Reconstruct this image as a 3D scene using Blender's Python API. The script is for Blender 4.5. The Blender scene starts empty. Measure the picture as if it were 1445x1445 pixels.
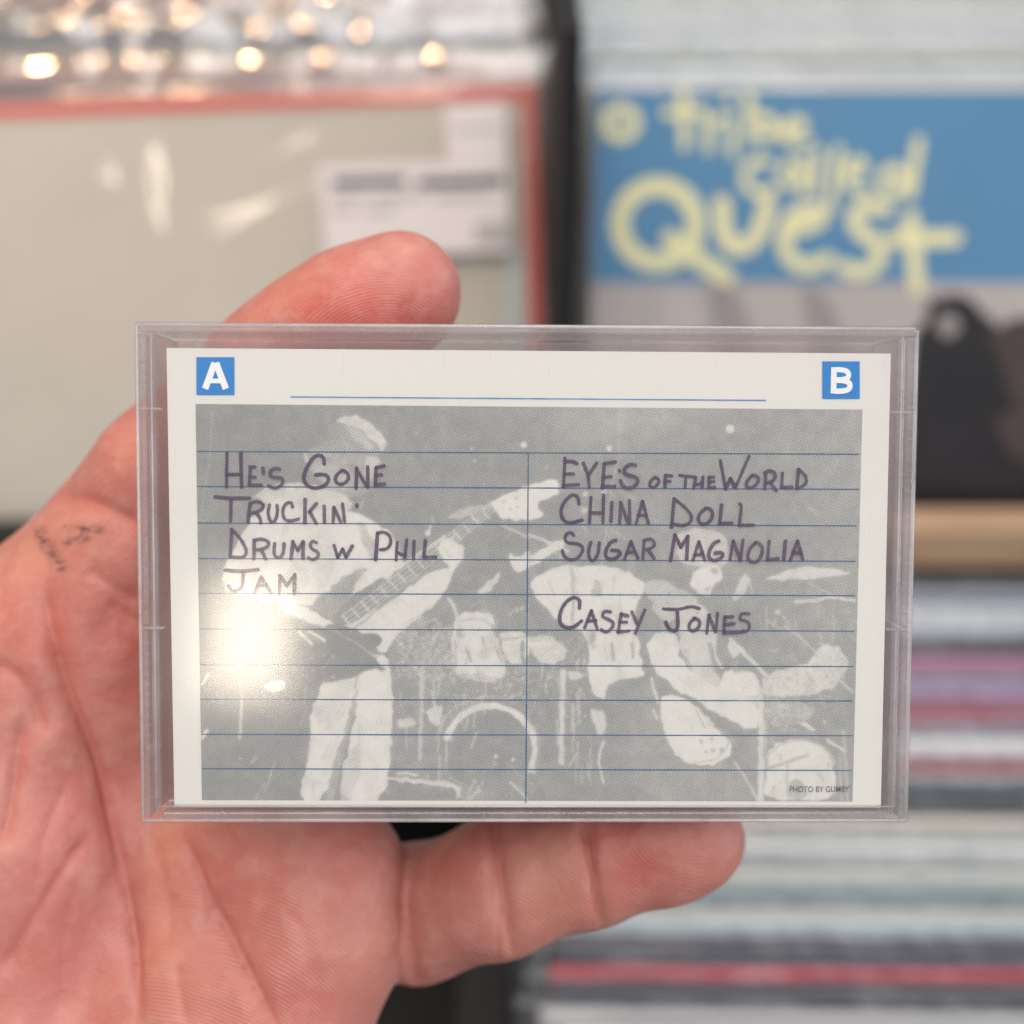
import bpy, bmesh, math, random
import numpy as np
from mathutils import Vector, Matrix

random.seed(7)
np.random.seed(7)
R = math.radians
SC = bpy.context.scene
COL = SC.collection

# ------------------------------------------------------------------ camera
TH = R(38)                              # the photographer looks down into the bins
CAM = Vector((0, 0, 1.40))
RIGHT = Vector((1, 0, 0))
UP = Vector((0, math.sin(TH), math.cos(TH)))
BACK = Vector((0, -math.cos(TH), math.sin(TH)))
D0 = 0.180                              # case held 18 cm from the lens
PXM = 1e-4                              # metres per photo pixel at that distance
cam_d = bpy.data.cameras.new('camera')
cam = bpy.data.objects.new('camera', cam_d)
COL.objects.link(cam)
cam.location = CAM
cam.rotation_euler = (math.pi / 2 - TH, 0, 0)
cam_d.sensor_width = 36
cam_d.lens = 36 * D0 / 0.1445
cam_d.clip_start = 0.01
cam_d.clip_end = 50
cam_d.dof.use_dof = True
cam_d.dof.focus_distance = 0.1805
cam_d.dof.aperture_fstop = 8.6
SC.camera = cam

# ------------------------------------------------------------------ world, lamps, exposure
w = bpy.data.worlds.new('World')
SC.world = w
w.use_nodes = True
w.node_tree.nodes['Background'].inputs[0].default_value = (0.95, 0.97, 1.0, 1)
w.node_tree.nodes['Background'].inputs[1].default_value = 0.48

def area(name, loc, target, size, power, color, size_y=None, shape=None, spread=math.pi):
    l = bpy.data.lights.new(name, 'AREA')
    l.energy = power
    l.color = color
    l.size = size
    l.shape = shape or ('RECTANGLE' if size_y else 'SQUARE')
    if size_y:
        l.size_y = size_y
    o = bpy.data.objects.new(name, l)
    COL.objects.link(o)
    o.location = loc
    l.spread = spread
    o.rotation_euler = (Vector(target) - Vector(loc)).to_track_quat('-Z', 'Y').to_euler()
    return o

FOC = CAM - BACK * D0
area('overhead_light', (0.10, 0.38, 2.9), (0, 0.45, 1.0), 1.7, 33, (1.0, 0.97, 0.94), 1.4)
area('overhead_light', (0.0, -1.0, 2.9), (0, 0.3, 1.2), 1.2, 31, (1.0, 0.98, 0.97), 0.9)  # added fill behind the camera, brightens the fingers below the case
area('shop_window', (2.6, -0.5, 2.0), FOC, 1.6, 60, (0.86, 0.93, 1.0), 1.6)
area('bin_spot_lamp', (-0.50, -0.10, 2.20), (-0.15, 0.50, 1.1), 0.04, 0.21, (1.0, 0.62, 0.34), shape='DISK', spread=R(36))
area('warm_lamp', (-1.15, 0.25, 2.15), FOC, 0.35, 8, (1.0, 0.66, 0.36), shape='DISK')
SC.view_settings.view_transform = 'Standard'
SC.view_settings.look = 'None'
SC.view_settings.exposure = -0.47
SC.view_settings.gamma = 1.0
SC.cycles.max_bounces = 10
SC.cycles.transparent_max_bounces = 24
SC.cycles.sample_clamp_indirect = 6
SC.cycles.use_denoising = True
SC.cycles.use_light_tree = False

# ------------------------------------------------------------------ helpers
def c2w(p):                                   # camera frame (x right, y up, z towards lens), metres
    return CAM + RIGHT * p[0] + UP * p[1] + BACK * p[2]

def ray(px, py):
    return Vector(((px - 722.5) * PXM / D0, -(py - 722.5) * PXM / D0, -1.0))

def P(px, py, Z):                             # photo pixel at a depth Z (metres) along the view axis
    return c2w(ray(px, py) * Z)

def wray(px, py):
    d = ray(px, py)
    return RIGHT * d.x + UP * d.y + BACK * d.z

def hit(px, py, p0, n):                       # where the pixel's ray meets a plane
    d = wray(px, py)
    return CAM + d * ((p0 - CAM).dot(n) / d.dot(n))

def proj(p):
    v = p - CAM
    z = -v.dot(BACK)
    return (722.5 + v.dot(RIGHT) / z * D0 / PXM, 722.5 - v.dot(UP) / z * D0 / PXM, z)

def obj(name, me, mat=None, parent=None):
    o = bpy.data.objects.new(name, me)
    COL.objects.link(o)
    if mat:
        me.materials.clear()
        me.materials.append(mat)
    if parent:
        o.parent = parent
    return o

def tag(o, label=None, cat=None, group=None, kind=None):
    if label: o['label'] = label
    if cat: o['category'] = cat
    if group: o['group'] = group
    if kind: o['kind'] = kind
    return o

def empty(name, mw):
    o = bpy.data.objects.new(name, None)
    COL.objects.link(o)
    o.empty_display_size = 0.02
    o.matrix_world = mw
    return o

def pydata(name, v, f, smooth=False):
    me = bpy.data.meshes.new(name)
    me.from_pydata([tuple(a) for a in v], [], f)
    me.update()
    if smooth:
        me.polygons.foreach_set('use_smooth', [True] * len(me.polygons))
    return me

def box_me(name, x0, x1, y0, y1, z0, z1, bev=0.0, seg=2):
    bm = bmesh.new()
    bmesh.ops.create_cube(bm, size=1)
    for v in bm.verts:
        v.co = Vector(((x0 + x1) / 2 + v.co.x * (x1 - x0), (y0 + y1) / 2 + v.co.y * (y1 - y0),
                       (z0 + z1) / 2 + v.co.z * (z1 - z0)))
    if bev > 0:
        bmesh.ops.bevel(bm, geom=bm.edges[:], offset=bev, segments=seg, affect='EDGES', profile=0.5)
    me = bpy.data.meshes.new(name)
    bm.to_mesh(me)
    bm.free()
    return me

def smooth_path(pts, it=2):
    pts = [Vector(p) for p in pts]
    closed = len(pts) > 3 and (pts[0] - pts[-1]).length < 1e-6
    for _ in range(it):
        if len(pts) < 3:
            break
        new = [pts[0]]
        for a, b in zip(pts[:-1], pts[1:]):
            new += [a * 0.75 + b * 0.25, a * 0.25 + b * 0.75]
        new.append(pts[-1])
        pts = new
    return pts

def ribbon(V, F, pts, w, z, jitter=0.0, cap=True):      # flat pen stroke with round ends, appended to V/F (2-D + z)
    if len(pts) == 1:
        pts = [pts[0], (pts[0][0] + w * 0.15, pts[0][1] + w * 0.1)]
    p = smooth_path([(a[0], a[1]) for a in pts])
    out = [p[0]]
    for q in p[1:]:
        L = (q - out[-1]).length
        k = max(1, int(L / (w * 0.8)))
        s = out[-1]
        for i in range(1, k + 1):
            out.append(s + (q - s) * (i / k))
    p = [out[0]]
    for q in out[1:]:
        if (q - p[-1]).length > w * 0.12:
            p.append(q)
    if len(p) < 2:
        p.append(p[0] + Vector((w * .2, 0)))
    n = len(p)
    r = w / 2
    rows = []
    t0 = (p[1] - p[0]).normalized()
    t1 = (p[-1] - p[-2]).normalized()
    for ang in (75, 45, 20) if cap else ():                  # round start
        a = R(ang)
        rows.append((p[0] - t0 * r * math.sin(a), t0, r * math.cos(a)))
    for i in range(n):
        t = (p[min(i + 1, n - 1)] - p[max(i - 1, 0)]).normalized()
        rows.append((p[i], t, r * (1 + jitter * random.uniform(-1, 1))))
    for ang in (20, 45, 75) if cap else ():
        a = R(ang)
        rows.append((p[-1] + t1 * r * math.sin(a), t1, r * math.cos(a)))
    b = len(V)
    m = len(rows)
    for i, (c, t, rr) in enumerate(rows):
        nx, ny = -t.y, t.x
        zz = z + 1.5e-5 * i / m
        V.append((c.x + nx * rr, c.y + ny * rr, zz))
        V.append((c.x - nx * rr, c.y - ny * rr, zz))
    for i in range(m - 1):
        k = b + 2 * i
        F.append((k + 1, k + 3, k + 2, k))

def up_faces(me):                              # make every flat face look to +z
    bm = bmesh.new(); bm.from_mesh(me)
    for f in bm.faces:
        f.normal_update()
        if f.normal.z < 0:
            f.normal_flip()
    bm.to_mesh(me); bm.free()
    return me

# ------------------------------------------------------------------ materials
class NT:
    def __init__(s, name):
        s.m = bpy.data.materials.new(name)
        s.m.use_nodes = True
        s.t = s.m.node_tree
        s.n = s.t.nodes
        s.n.clear()
        s.out = s.n.new('ShaderNodeOutputMaterial')
    def add(s, t, **kw):
        n = s.n.new(t)
        for k, v in kw.items():
            setattr(n, k, v)
        return n
    def set(s, n, **kw):
        for k, v in kw.items():
            n.inputs[k.replace('_', ' ')].default_value = v
        return n
    def l(s, a, b):
        s.t.links.new(a, b)
    def math(s, op, a, b=None, c=None):
        n = s.n.new('ShaderNodeMath'); n.operation = op
        for i, v in enumerate((a, b, c)):
            if v is None: continue
            if isinstance(v, (int, float)): n.inputs[i].default_value = v
            else: s.l(v, n.inputs[i])
        return n.outputs[0]
    def mixc(s, f, a, b):
        n = s.n.new('ShaderNodeMix'); n.data_type = 'RGBA'
        for i, v in ((0, f), (6, a), (7, b)):
            if isinstance(v, (int, float)): n.inputs[i].default_value = v
            elif isinstance(v, tuple): n.inputs[i].default_value = v if len(v) == 4 else v + (1,)
            else: s.l(v, n.inputs[i])
        return n.outputs[2]
    def noise(s, scale, detail=3, rough=0.5, vec=None, dist=0.0):
        n = s.n.new('ShaderNodeTexNoise')
        n.inputs['Scale'].default_value = scale
        n.inputs['Detail'].default_value = detail
        n.inputs['Roughness'].default_value = rough
        n.inputs['Distortion'].default_value = dist
        if vec is not None: s.l(vec, n.inputs['Vector'])
        return n.outputs['Fac']
    def coord(s, k='Object'):
        return s.n.new('ShaderNodeTexCoord').outputs[k]
    def scaled(s, vec, sc):
        n = s.n.new('ShaderNodeMapping'); n.inputs['Scale'].default_value = sc
        s.l(vec, n.inputs['Vector'])
        return n.outputs[0]
    def bump(s, h, strength=0.2, dist=0.001):
        n = s.n.new('ShaderNodeBump')
        n.inputs['Strength'].default_value = strength
        n.inputs['Distance'].default_value = dist
        s.l(h, n.inputs['Height'])
        return n.outputs[0]
    def ramp(s, f, stops):
        n = s.n.new('ShaderNodeValToRGB')
        e = n.color_ramp.elements
        while len(e) < len(stops): e.new(0.5)
        for i, (p, c) in enumerate(stops):
            e[i].position = p; e[i].color = c if len(c) == 4 else tuple(c) + (1,)
        s.l(f, n.inputs[0])
        return n.outputs[0]

def simple(name, col, rough=0.6, var=0.12, scale=60, bump=0.0, spec=0.4):
    t = NT(name)
    b = t.add('ShaderNodeBsdfPrincipled')
    nz = t.noise(scale, 4, 0.6, t.coord())
    lo = tuple(max(0, c * (1 - var)) for c in col)
    hi = tuple(min(1, c * (1 + var)) for c in col)
    t.l(t.mixc(nz, lo, hi), b.inputs['Base Color'])
    t.set(b, Roughness=rough, Specular_IOR_Level=spec)
    if bump:
        t.l(t.bump(nz, bump, 0.001), b.inputs['Normal'])
    t.l(b.outputs[0], t.out.inputs[0])
    return t.m

def clear_plastic(name, tint=(0.97, 0.97, 0.97), rough=0.05, haze=0.03, haze_col=(0.8, 0.8, 0.82), bump=0.03, bscale=300,
                  ior=1.49, scratch=False, bdist=0.0005, streak=None, amount=0.10):
    t = NT(name)
    tr = t.add('ShaderNodeBsdfTransparent'); tr.inputs[0].default_value = tint + (1,)
    gl = t.add('ShaderNodeBsdfGlossy'); gl.inputs['Roughness'].default_value = rough
    df = t.add('ShaderNodeBsdfDiffuse'); df.inputs[0].default_value = haze_col + (1,)
    tl = t.add('ShaderNodeBsdfTranslucent'); tl.inputs[0].default_value = haze_col + (1,)
    md = t.add('ShaderNodeMixShader'); md.inputs[0].default_value = 0.5
    t.l(df.outputs[0], md.inputs[1]); t.l(tl.outputs[0], md.inputs[2])
    co = t.coord()
    if streak:
        co2 = t.scaled(co, streak)
    else:
        co2 = co
    nz = t.noise(bscale, 3, 0.6, co2)
    nrm = t.bump(nz, bump, bdist)
    lw = t.add('ShaderNodeLayerWeight'); lw.inputs['Blend'].default_value = 0.5
    f0 = ((ior - 1) / (ior + 1)) ** 2               # thin sheet: same reflectance from both sides
    fr = t.math('ADD', t.math('MULTIPLY', t.math('POWER', lw.outputs['Facing'], 5.0), (1 - f0) * 0.8), f0)
    t.l(nrm, lw.inputs['Normal']); t.l(nrm, gl.inputs['Normal'])
    m1 = t.add('ShaderNodeMixShader')
    if scratch:
        vo = t.noise(2600, 2, 0.5, t.scaled(co, (1, 0.03, 1)))
        sc = t.math('MULTIPLY', t.math('GREATER_THAN', vo, 0.72), amount)
        hz = t.math('ADD', t.math('MULTIPLY', t.noise(90, 4, 0.7, co), haze * 2), sc)
    else:
        hz = t.math('MULTIPLY', t.noise(40, 4, 0.7, co2), haze * 2)
    t.l(hz, m1.inputs[0])
    t.l(tr.outputs[0], m1.inputs[1]); t.l(md.outputs[0], m1.inputs[2])
    m2 = t.add('ShaderNodeMixShader')
    t.l(fr, m2.inputs[0]); t.l(m1.outputs[0], m2.inputs[1]); t.l(gl.outputs[0], m2.inputs[2])
    t.l(m2.outputs[0], t.out.inputs[0])
    return t.m

M_BLACK = simple('black_laminate', (0.006, 0.006, 0.007), 0.7, 0.3)
M_POLY = clear_plastic('poly_sleeve_plastic', (0.96, 0.97, 0.97), 0.09, 0.018, (0.75, 0.77, 0.80), 0.12, 45, 1.42, bdist=0.003)
M_POLY_FLAP = clear_plastic('poly_sleeve_flap_plastic', (0.96, 0.96, 0.96), 0.06, 0.03, (0.75, 0.75, 0.75), 0.05, 60, 1.95, bdist=0.003)   # two films, four surfaces
M_POLY_TOP = clear_plastic('poly_sleeve_fold_plastic', (0.93, 0.94, 0.95), 0.11, 0.035, (0.75, 0.77, 0.80), 0.30, 70, 1.5, bdist=0.003)

def wood_mat():
    t = NT('pale_wood')
    b = t.add('ShaderNodeBsdfPrincipled')
    g = t.noise(18, 5, 0.6, t.scaled(t.coord(), (1, 14, 14)))
    t.l(t.ramp(g, [(0.3, (0.29, 0.18, 0.105)), (0.7, (0.42, 0.28, 0.175))]), b.inputs['Base Color'])
    t.set(b, Roughness=0.65)
    t.l(t.bump(g, 0.15, 0.0006), b.inputs['Normal'])
    t.l(b.outputs[0], t.out.inputs[0])
    return t.m
M_WOOD = wood_mat()

def cover_mat():                               # printed card; each sleeve has its own object colour
    t = NT('printed_sleeve_card')
    b = t.add('ShaderNodeBsdfPrincipled')
    oi = t.add('ShaderNodeObjectInfo')
    co = t.coord()
    off = t.add('ShaderNodeVectorMath', operation='ADD')
    sc = t.add('ShaderNodeVectorMath', operation='SCALE'); sc.inputs['Scale'].default_value = 5.0
    cmb = t.add('ShaderNodeCombineXYZ')
    t.l(oi.outputs['Random'], cmb.inputs[0]); t.l(oi.outputs['Random'], cmb.inputs[2])
    t.l(cmb.outputs[0], sc.inputs[0])
    t.l(co, off.inputs[0]); t.l(sc.outputs[0], off.inputs[1])
    n1 = t.noise(9, 1, 0.4, t.scaled(off.outputs[0], (1, 2.5, 1)))
    n2 = t.noise(60, 3, 0.6, t.scaled(off.outputs[0], (0.6, 1, 1)))
    k = t.math('MULTIPLY', t.math('GREATER_THAN', n1, 0.64), 0.5)
    hs = t.add('ShaderNodeHueSaturation')
    hs.inputs['Saturation'].default_value = 0.5
    hs.inputs['Value'].default_value = 1.5
    t.l(oi.outputs['Color'], hs.inputs['Color'])
    c1 = t.mixc(k, oi.outputs['Color'], hs.outputs[0])
    k2 = t.math('MULTIPLY', t.math('GREATER_THAN', n2, 0.62), 0.15)
    c2 = t.mixc(k2, c1, (0.6, 0.58, 0.56))
    t.l(c2, b.inputs['Base Color'])
    t.set(b, Roughness=0.5)
    t.l(b.outputs[0], t.out.inputs[0])
    return t.m
M_COVER = cover_mat()

# ------------------------------------------------------------------ bins
LEAN = R(20)                                   # sleeves lean back
U = Vector((0, math.sin(LEAN), math.cos(LEAN)))
N = Vector((0, -math.cos(LEAN), math.sin(LEAN)))
def sleeve_matrix(top_left, roll=0.0, lean=None, yaw=0.0):
    lean = LEAN if lean is None else lean
    u = Vector((0, math.sin(lean), math.cos(lean)))
    n = Vector((0, -math.cos(lean), math.sin(lean)))
    m = Matrix((RIGHT, u, n)).transposed().to_4x4()
    return Matrix.Translation(top_left) @ m @ Matrix.Rotation(yaw, 4, 'Y') @ Matrix.Rotation(roll, 4, 'Z')

SZ = 0.315
ME_COVER = box_me('cover', 0, SZ, -SZ, 0, -0.004, 0, 0.0008, 1)

def poly_mesh(seed, crinkle=0.0):                           # loose plastic outer sleeve: front sheet rolled over at the top, back sheet
    rnd = np.random.RandomState(seed)
    prof = []
    for s in (-0.318, -0.25, -0.19, -0.13, -0.08, -0.045, -0.02, -0.008, 0.0):
        prof.append((s, 0.0014))
    for a in range(0, 181, 20):
        prof.append((0.003 + 0.0034 * math.sin(R(a)), -0.0018 + 0.0034 * math.cos(R(a))))
    for s in (-0.01, -0.05, -0.15, -0.318):
        prof.append((s, -0.0056))
    if crinkle:
        prof = [(s_, 0.0014) for s_ in (-0.318, -0.25, -0.19, -0.13, -0.08, -0.045, -0.02, -0.008, 0.0)]
        for a in range(3, 25, 3):
            prof.append((0.034 * math.sin(R(a)), 0.0014 - 0.034 * (1 - math.cos(R(a)))))
        prof += [(0.008, -0.0070), (-0.02, -0.0062), (-0.15, -0.0056), (-0.318, -0.0056)]
    nx = 110 if not crinkle else 160
    ph = rnd.uniform(0, 6.28, 8)
    V, F = [], []
    x0, x1 = -0.008, SZ + 0.007
    for j, (s, z) in enumerate(prof):
        for i in range(nx):
            x = x0 + (x1 - x0) * i / (nx - 1)
            k = math.exp(-((s - 0.004) / 0.035) ** 2) if j < 19 else 0.2
            wob = 0.0006 * math.sin(x * 95 + ph[0] + s * 40) + (0 if crinkle else 0.0004) * math.sin(x * 210 + ph[1]) \
                + (0 if crinkle else 0.00045) * math.sin(x * 480 + ph[2] + s * 300) \
                + crinkle * (0.0005 * math.sin(x * 220 + ph[6] + 1.2 * math.sin(x * 60 + ph[2])) + 0.00012 * math.sin(x * 410 + ph[7] - s * 260))
            lift = 0.0008 * math.sin(x * 21 + ph[3]) + (0.0003 + crinkle * 0.0006) * math.sin(x * 130 + ph[4])
            big = 0.0012 * (1 + math.sin(x * 17 + s * 23 + ph[5])) * (1 if 0 < j < 8 else 0)
            V.append((x, s + lift * k, z + wob * k * (1 if z > -0.004 else -1) * 0.9 + big * (0.6 if z > 0 else 0)))
    for j in range(len(prof) - 1):
        for i in range(nx - 1):
            a = j * nx + i
            F.append((a, a + 1, a + 1 + nx, a + nx))
    return pydata('plastic_sleeve', V, F, True)
def wrinkled_sheet(seed):                      # loose front sheet with long creases
    rnd = np.random.RandomState(seed)
    nx, ny = 130, 130
    X, Y = np.meshgrid(np.linspace(-0.008, SZ + 0.007, nx), np.linspace(0.012, -0.318, ny))
    Z = 0.0016 + 0.0009 * (1 + np.sin(X * 22 + Y * 31 + 1.0)) + 0.0004 * np.sin(X * 70 - Y * 40)
    for _ in range(34):
        cx, cy = rnd.uniform(0, SZ), rnd.uniform(-0.26, 0.0)
        an = rnd.normal(0.9, 0.7); L = rnd.uniform(0.008, 0.035); wd = rnd.uniform(0.003, 0.008)
        du = (X - cx) * math.cos(an) + (Y - cy) * math.sin(an); dv = -(X - cx) * math.sin(an) + (Y - cy) * math.cos(an)
        Z += rnd.uniform(0.0004, 0.0013) * np.exp(-(du / L) ** 2) * np.exp(-(dv / wd) ** 2)
    Z -= 0.010 * np.clip(Y / 0.012, 0, 1) ** 2
    V = np.stack([X, Y, Z], -1).reshape(-1, 3)
    F = [(j * nx + i, (j + 1) * nx + i, (j + 1) * nx + i + 1, j * nx + i + 1) for j in range(ny - 1) for i in range(nx - 1)]
    return pydata('plastic_sleeve', V, F, True)
POLYS = [poly_mesh(s) for s in range(6)]
CRINKLED = [poly_mesh(s, 1.0) for s in range(10, 14)]
for me in POLYS + CRINKLED:
    me.materials.append(M_POLY_TOP if me in POLYS else M_POLY_FLAP)

def record(label, colour, mw, group, poly=None):
    root = empty('record', mw)
    tag(root, label, 'record', group)
    c = obj('cover', ME_COVER, None, root)
    if not ME_COVER.materials:
        ME_COVER.materials.append(M_COVER)
    c.color = tuple(colour) + (1,)
    if poly is not False:
        obj('plastic_sleeve', poly or random.choice(POLYS), None, root)
    return root

def flat(name, pts, mat, parent, z, thick=0.0):
    V = [(a, b, z) for a, b in pts]
    return obj(name, up_faces(pydata(name, V, [tuple(range(len(V)))])), mat, parent)

# --- the blue lettered album, right
A = P(838, 124, 0.520)
MQ = sleeve_matrix(A)
MQi = MQ.inverted()
def q(px, py):                                  # photo pixel -> album face, metres
    p = MQi @ hit(px, py, A, N)
    return (p.x, p.y)
quest = empty('record', MQ)
tag(quest, 'blue album with hand drawn cream lettering and a photograph below', 'record', 'front records of the bins')
qc = obj('cover', ME_COVER.copy(), simple('album_card_greige', (0.44, 0.385, 0.365), 0.5, 0.05), quest)
yb = q(900, 398)[1]
M_BLUE = simple('album_blue_print', (0.085, 0.225, 0.385), 0.45, 0.06, 12)
flat('blue_panel', [(0.0008, yb), (SZ - 0.0008, yb), (SZ - 0.0008, -0.0008), (0.0008, -0.0008)], M_BLUE, quest, 0.0003)
M_CREAM = simple('album_cream_print', (0.80, 0.72, 0.40), 0.5, 0.05)
def z6(zx, zy): return q(740 + zx / 2.0496, zy / 2.0496)
def ring(cx, cy, rx, ry, a0=0, a1=360, n=18):
    return [(cx + rx * math.cos(R(a0 + (a1 - a0) * i / n)), cy + ry * math.sin(R(a0 + (a1 - a0) * i / n))) for i in range(n + 1)]
LET = [('letter', 38, [ring(278, 355, 42, 40)]),
       ('letter', 32, [[(460, 268), (464, 420)], [(412, 326), (512, 320)]]),
       ('letter', 28, [[(528, 345), (534, 432)], [(534, 362), (568, 342)]]),
       ('letter', 28, [[(596, 345), (602, 445)], [(590, 288), (592, 292)]]),
       ('letter', 30, [[(648, 278), (655, 398)], [(660, 392), (715, 396), (728, 350), (665, 335)]]),
       ('letter', 24, [[(750, 382), (812, 372), (800, 345), (758, 352), (742, 392), (770, 416), (822, 406)]]),
       ('letter', 30, [[(705, 468), (660, 460), (635, 500), (640, 545), (690, 562), (718, 545)]]),
       ('letter', 26, [ring(770, 505, 26, 32), [(806, 455), (808, 548)]]),
       ('letter', 26, [[(852, 436), (838, 552)]]),
       ('letter', 28, [[(908, 432), (882, 604)]]),
       ('letter', 26, [[(932, 508), (988, 488), (966, 456), (928, 488), (938, 548), (994, 552)]]),
       ('letter', 32, [ring(1068, 522, 34, 34), [(1138, 408), (1114, 562)]]),
       ('letter', 58, [ring(386, 648, 112, 112), [(422, 690), (500, 748), (582, 800)]]),
       ('letter', 54, [[(570, 588), (574, 680), (610, 722), (662, 702), (692, 640), (702, 588)]]),
       ('letter', 46, [[(752, 668), (862, 644), (850, 602), (792, 602), (748, 662), (752, 732), (804, 778), (878, 750)]]),
       ('letter', 48, [[(1044, 602), (982, 590), (944, 630), (972, 672), (1024, 704), (1032, 752), (982, 792), (916, 772)]]),
       ('letter', 50, [[(1116, 630), (1134, 830)], [(1066, 690), (1242, 688)]])]
qs = 0.520 / D0 * PXM / 2.0496
for i, (nm, wd, strokes) in enumerate(LET):
    V, F = [], []
    for k, st in enumerate(strokes):
        ribbon(V, F, [z6(*p) for p in st], wd * 0.9 * qs, 0.0006 + 0.00012 * k)
    obj(nm, up_faces(pydata(nm, V, F)), M_CREAM, quest)
M_DARKFIG = simple('album_photo_dark', (0.006, 0.003, 0.005), 0.5, 0.3, 20)
M_FIG2 = simple('album_photo_brown', (0.055, 0.032, 0.030), 0.5, 0.3, 30)
M_FOLD = simple('album_photo_grey', (0.30, 0.255, 0.25), 0.5, 0.1, 20)
M_FOLD2 = simple('album_photo_pale', (0.50, 0.43, 0.41), 0.5, 0.1, 20)
def fig(name, pts, mat, z):
    p = smooth_path(pts + [pts[0]], 2)
    flat(name, [q(a.x, a.y) for a in p[:-1]], mat, quest, z)
fig('photo_print', [(1000, 405), (1040, 404), (1065, 480), (1075, 700), (1020, 700), (1015, 500)], M_FOLD, 0.0004)
fig('photo_print', [(1130, 405), (1165, 405), (1200, 500), (1210, 690), (1150, 690), (1150, 500)], M_FOLD, 0.0004)
fig('photo_print', [(930, 405), (985, 405), (990, 500), (980, 690), (920, 690)], M_FOLD2, 0.0004)
fig('photo_print', [(1290, 470), (1330, 428), (1380, 430), (1425, 480), (1460, 560), (1500, 900), (1240, 900), (1270, 640)], M_DARKFIG, 0.0005)
fig('photo_print', [(1395, 470), (1440, 440), (1560, 470), (1600, 800), (1470, 720), (1430, 560)], M_FIG2, 0.0007)
fig('photo_print', [(1310, 425), (1345, 412), (1380, 425), (1388, 465), (1360, 490), (1322, 482), (1306, 455)], M_DARKFIG, 0.0009)
fig('photo_print', [(1322, 446), (1345, 440), (1356, 462), (1340, 478), (1322, 470)], M_FOLD, 0.0011)
fig('photo_print', [(1400, 590), (1445, 570), (1480, 620), (1430, 660)], M_FIG2, 0.0013)
qp = obj('plastic_sleeve', wrinkled_sheet(8), M_POLY, quest)

# --- the red bordered record, left
rollL = R(2.0)
B = P(757, 118, 0.520)
BL = B - (Matrix.Rotation(0, 3, 'X') @ Vector((math.cos(rollL), 0, 0))) * SZ - U * math.sin(rollL) * SZ
ML = sleeve_matrix(BL, rollL)
MLi = ML.inverted()
def ql(px, py):
    p = MLi @ hit(px, py, B, N)
    return (p.x, p.y)
grey = empty('record', ML)
tag(grey, 'pale grey record with a red border and white price stickers', 'record', 'front records of the bins')
obj('cover', ME_COVER.copy(), simple('album_card_grey', (0.52, 0.485, 0.435), 0.5, 0.16, 7), grey)
M_RED = simple('album_red_print', (0.58, 0.12, 0.095), 0.45, 0.1)
obj('border_strip', box_me('border_strip', 0.0006, SZ - 0.0006, -0.0062, -0.0006, 0.0002, 0.0005), M_RED, grey)
obj('border_strip', box_me('border_strip', SZ - 0.0062, SZ - 0.0006, -SZ + 0.0006, -0.0064, 0.0002, 0.0005), M_RED, grey)
M_TEAL = simple('album_pale_teal', (0.50, 0.58, 0.58), 0.5, 0.05)
obj('border_strip', box_me('border_strip', SZ - 0.0155, SZ - 0.0085, -SZ + 0.0006, -0.066, 0.0002, 0.0005), M_TEAL, grey)
M_STK = simple('sticker_paper', (0.66, 0.62, 0.63), 0.5, 0.04)
M_SINK = simple('sticker_ink', (0.06, 0.06, 0.07), 0.6, 0.2)
def qbox(name, x0, y0, x1, y1, mat, par, z0, z1):
    a = ql((x0 + x1) / 2, (y0 + y1) / 2); b = ql(x1, y1); c = ql(x0, y0)
    return obj(name, box_me(name, c[0], b[0], b[1], c[1], z0, z1), mat, par)
M_POLYW = clear_plastic('wrinkled_poly_plastic', (0.96, 0.965, 0.96), 0.08, 0.06, (0.80, 0.78, 0.75), 0.06, 40, 1.55, bdist=0.003)
gp = obj('plastic_sleeve', wrinkled_sheet(3), M_POLYW, grey)
stk = qbox('price_sticker', 452, 232, 722, 352, M_STK, grey, 0.0058, 0.0062)
for i, (x0, x1, yy) in enumerate([(470, 575, 255), (590, 712, 255), (470, 520, 276), (528, 600, 276), (612, 690, 276), (470, 505, 296), (515, 560, 296)]):
    qbox('print_line', x0, yy - (5 if i < 2 else 3), x1, yy + (5 if i < 2 else 3), M_SINK if i < 2 else simple('sticker_grey_ink', (0.38, 0.36, 0.38)), stk, 0.00622, 0.0063)
for i in range(7):
    qbox('print_bar', 672 + i * 7, 313, 676 + i * 7, 342, M_SINK, stk, 0.00622, 0.0063)
s2 = qbox('price_sticker', 628, 146, 716, 222, M_STK, grey, 0.0058, 0.0062)
qbox('print_line', 640, 180, 706, 184, simple('sticker_pale_ink', (0.42, 0.38, 0.42)), s2, 0.00622, 0.0063)

# --- records behind the two front ones
BACKR = [('cream', (0.62, 0.58, 0.46)), ('pale grey', (0.52, 0.53, 0.54)), ('silver', (0.45, 0.47, 0.50)), ('white', (0.72, 0.72, 0.72)),
         ('dull green', (0.24, 0.28, 0.25)), ('light grey', (0.55, 0.55, 0.57)), ('ivory', (0.68, 0.64, 0.52)), ('ash grey', (0.42, 0.43, 0.45)),
         ('pearl grey', (0.6, 0.61, 0.63)), ('smoke grey', (0.34, 0.36, 0.38)), ('bone white', (0.66, 0.64, 0.6)), ('steel grey', (0.36, 0.40, 0.44)),
         ('chalk white', (0.74, 0.73, 0.70)), ('stone grey', (0.46, 0.45, 0.42)), ('mint grey', (0.44, 0.50, 0.47)), ('oat', (0.6, 0.55, 0.45)),
         ('linen', (0.64, 0.6, 0.52)), ('cloud grey', (0.5, 0.52, 0.55)), ('eggshell', (0.7, 0.67, 0.6)), ('dove grey', (0.48, 0.47, 0.48))]
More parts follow.
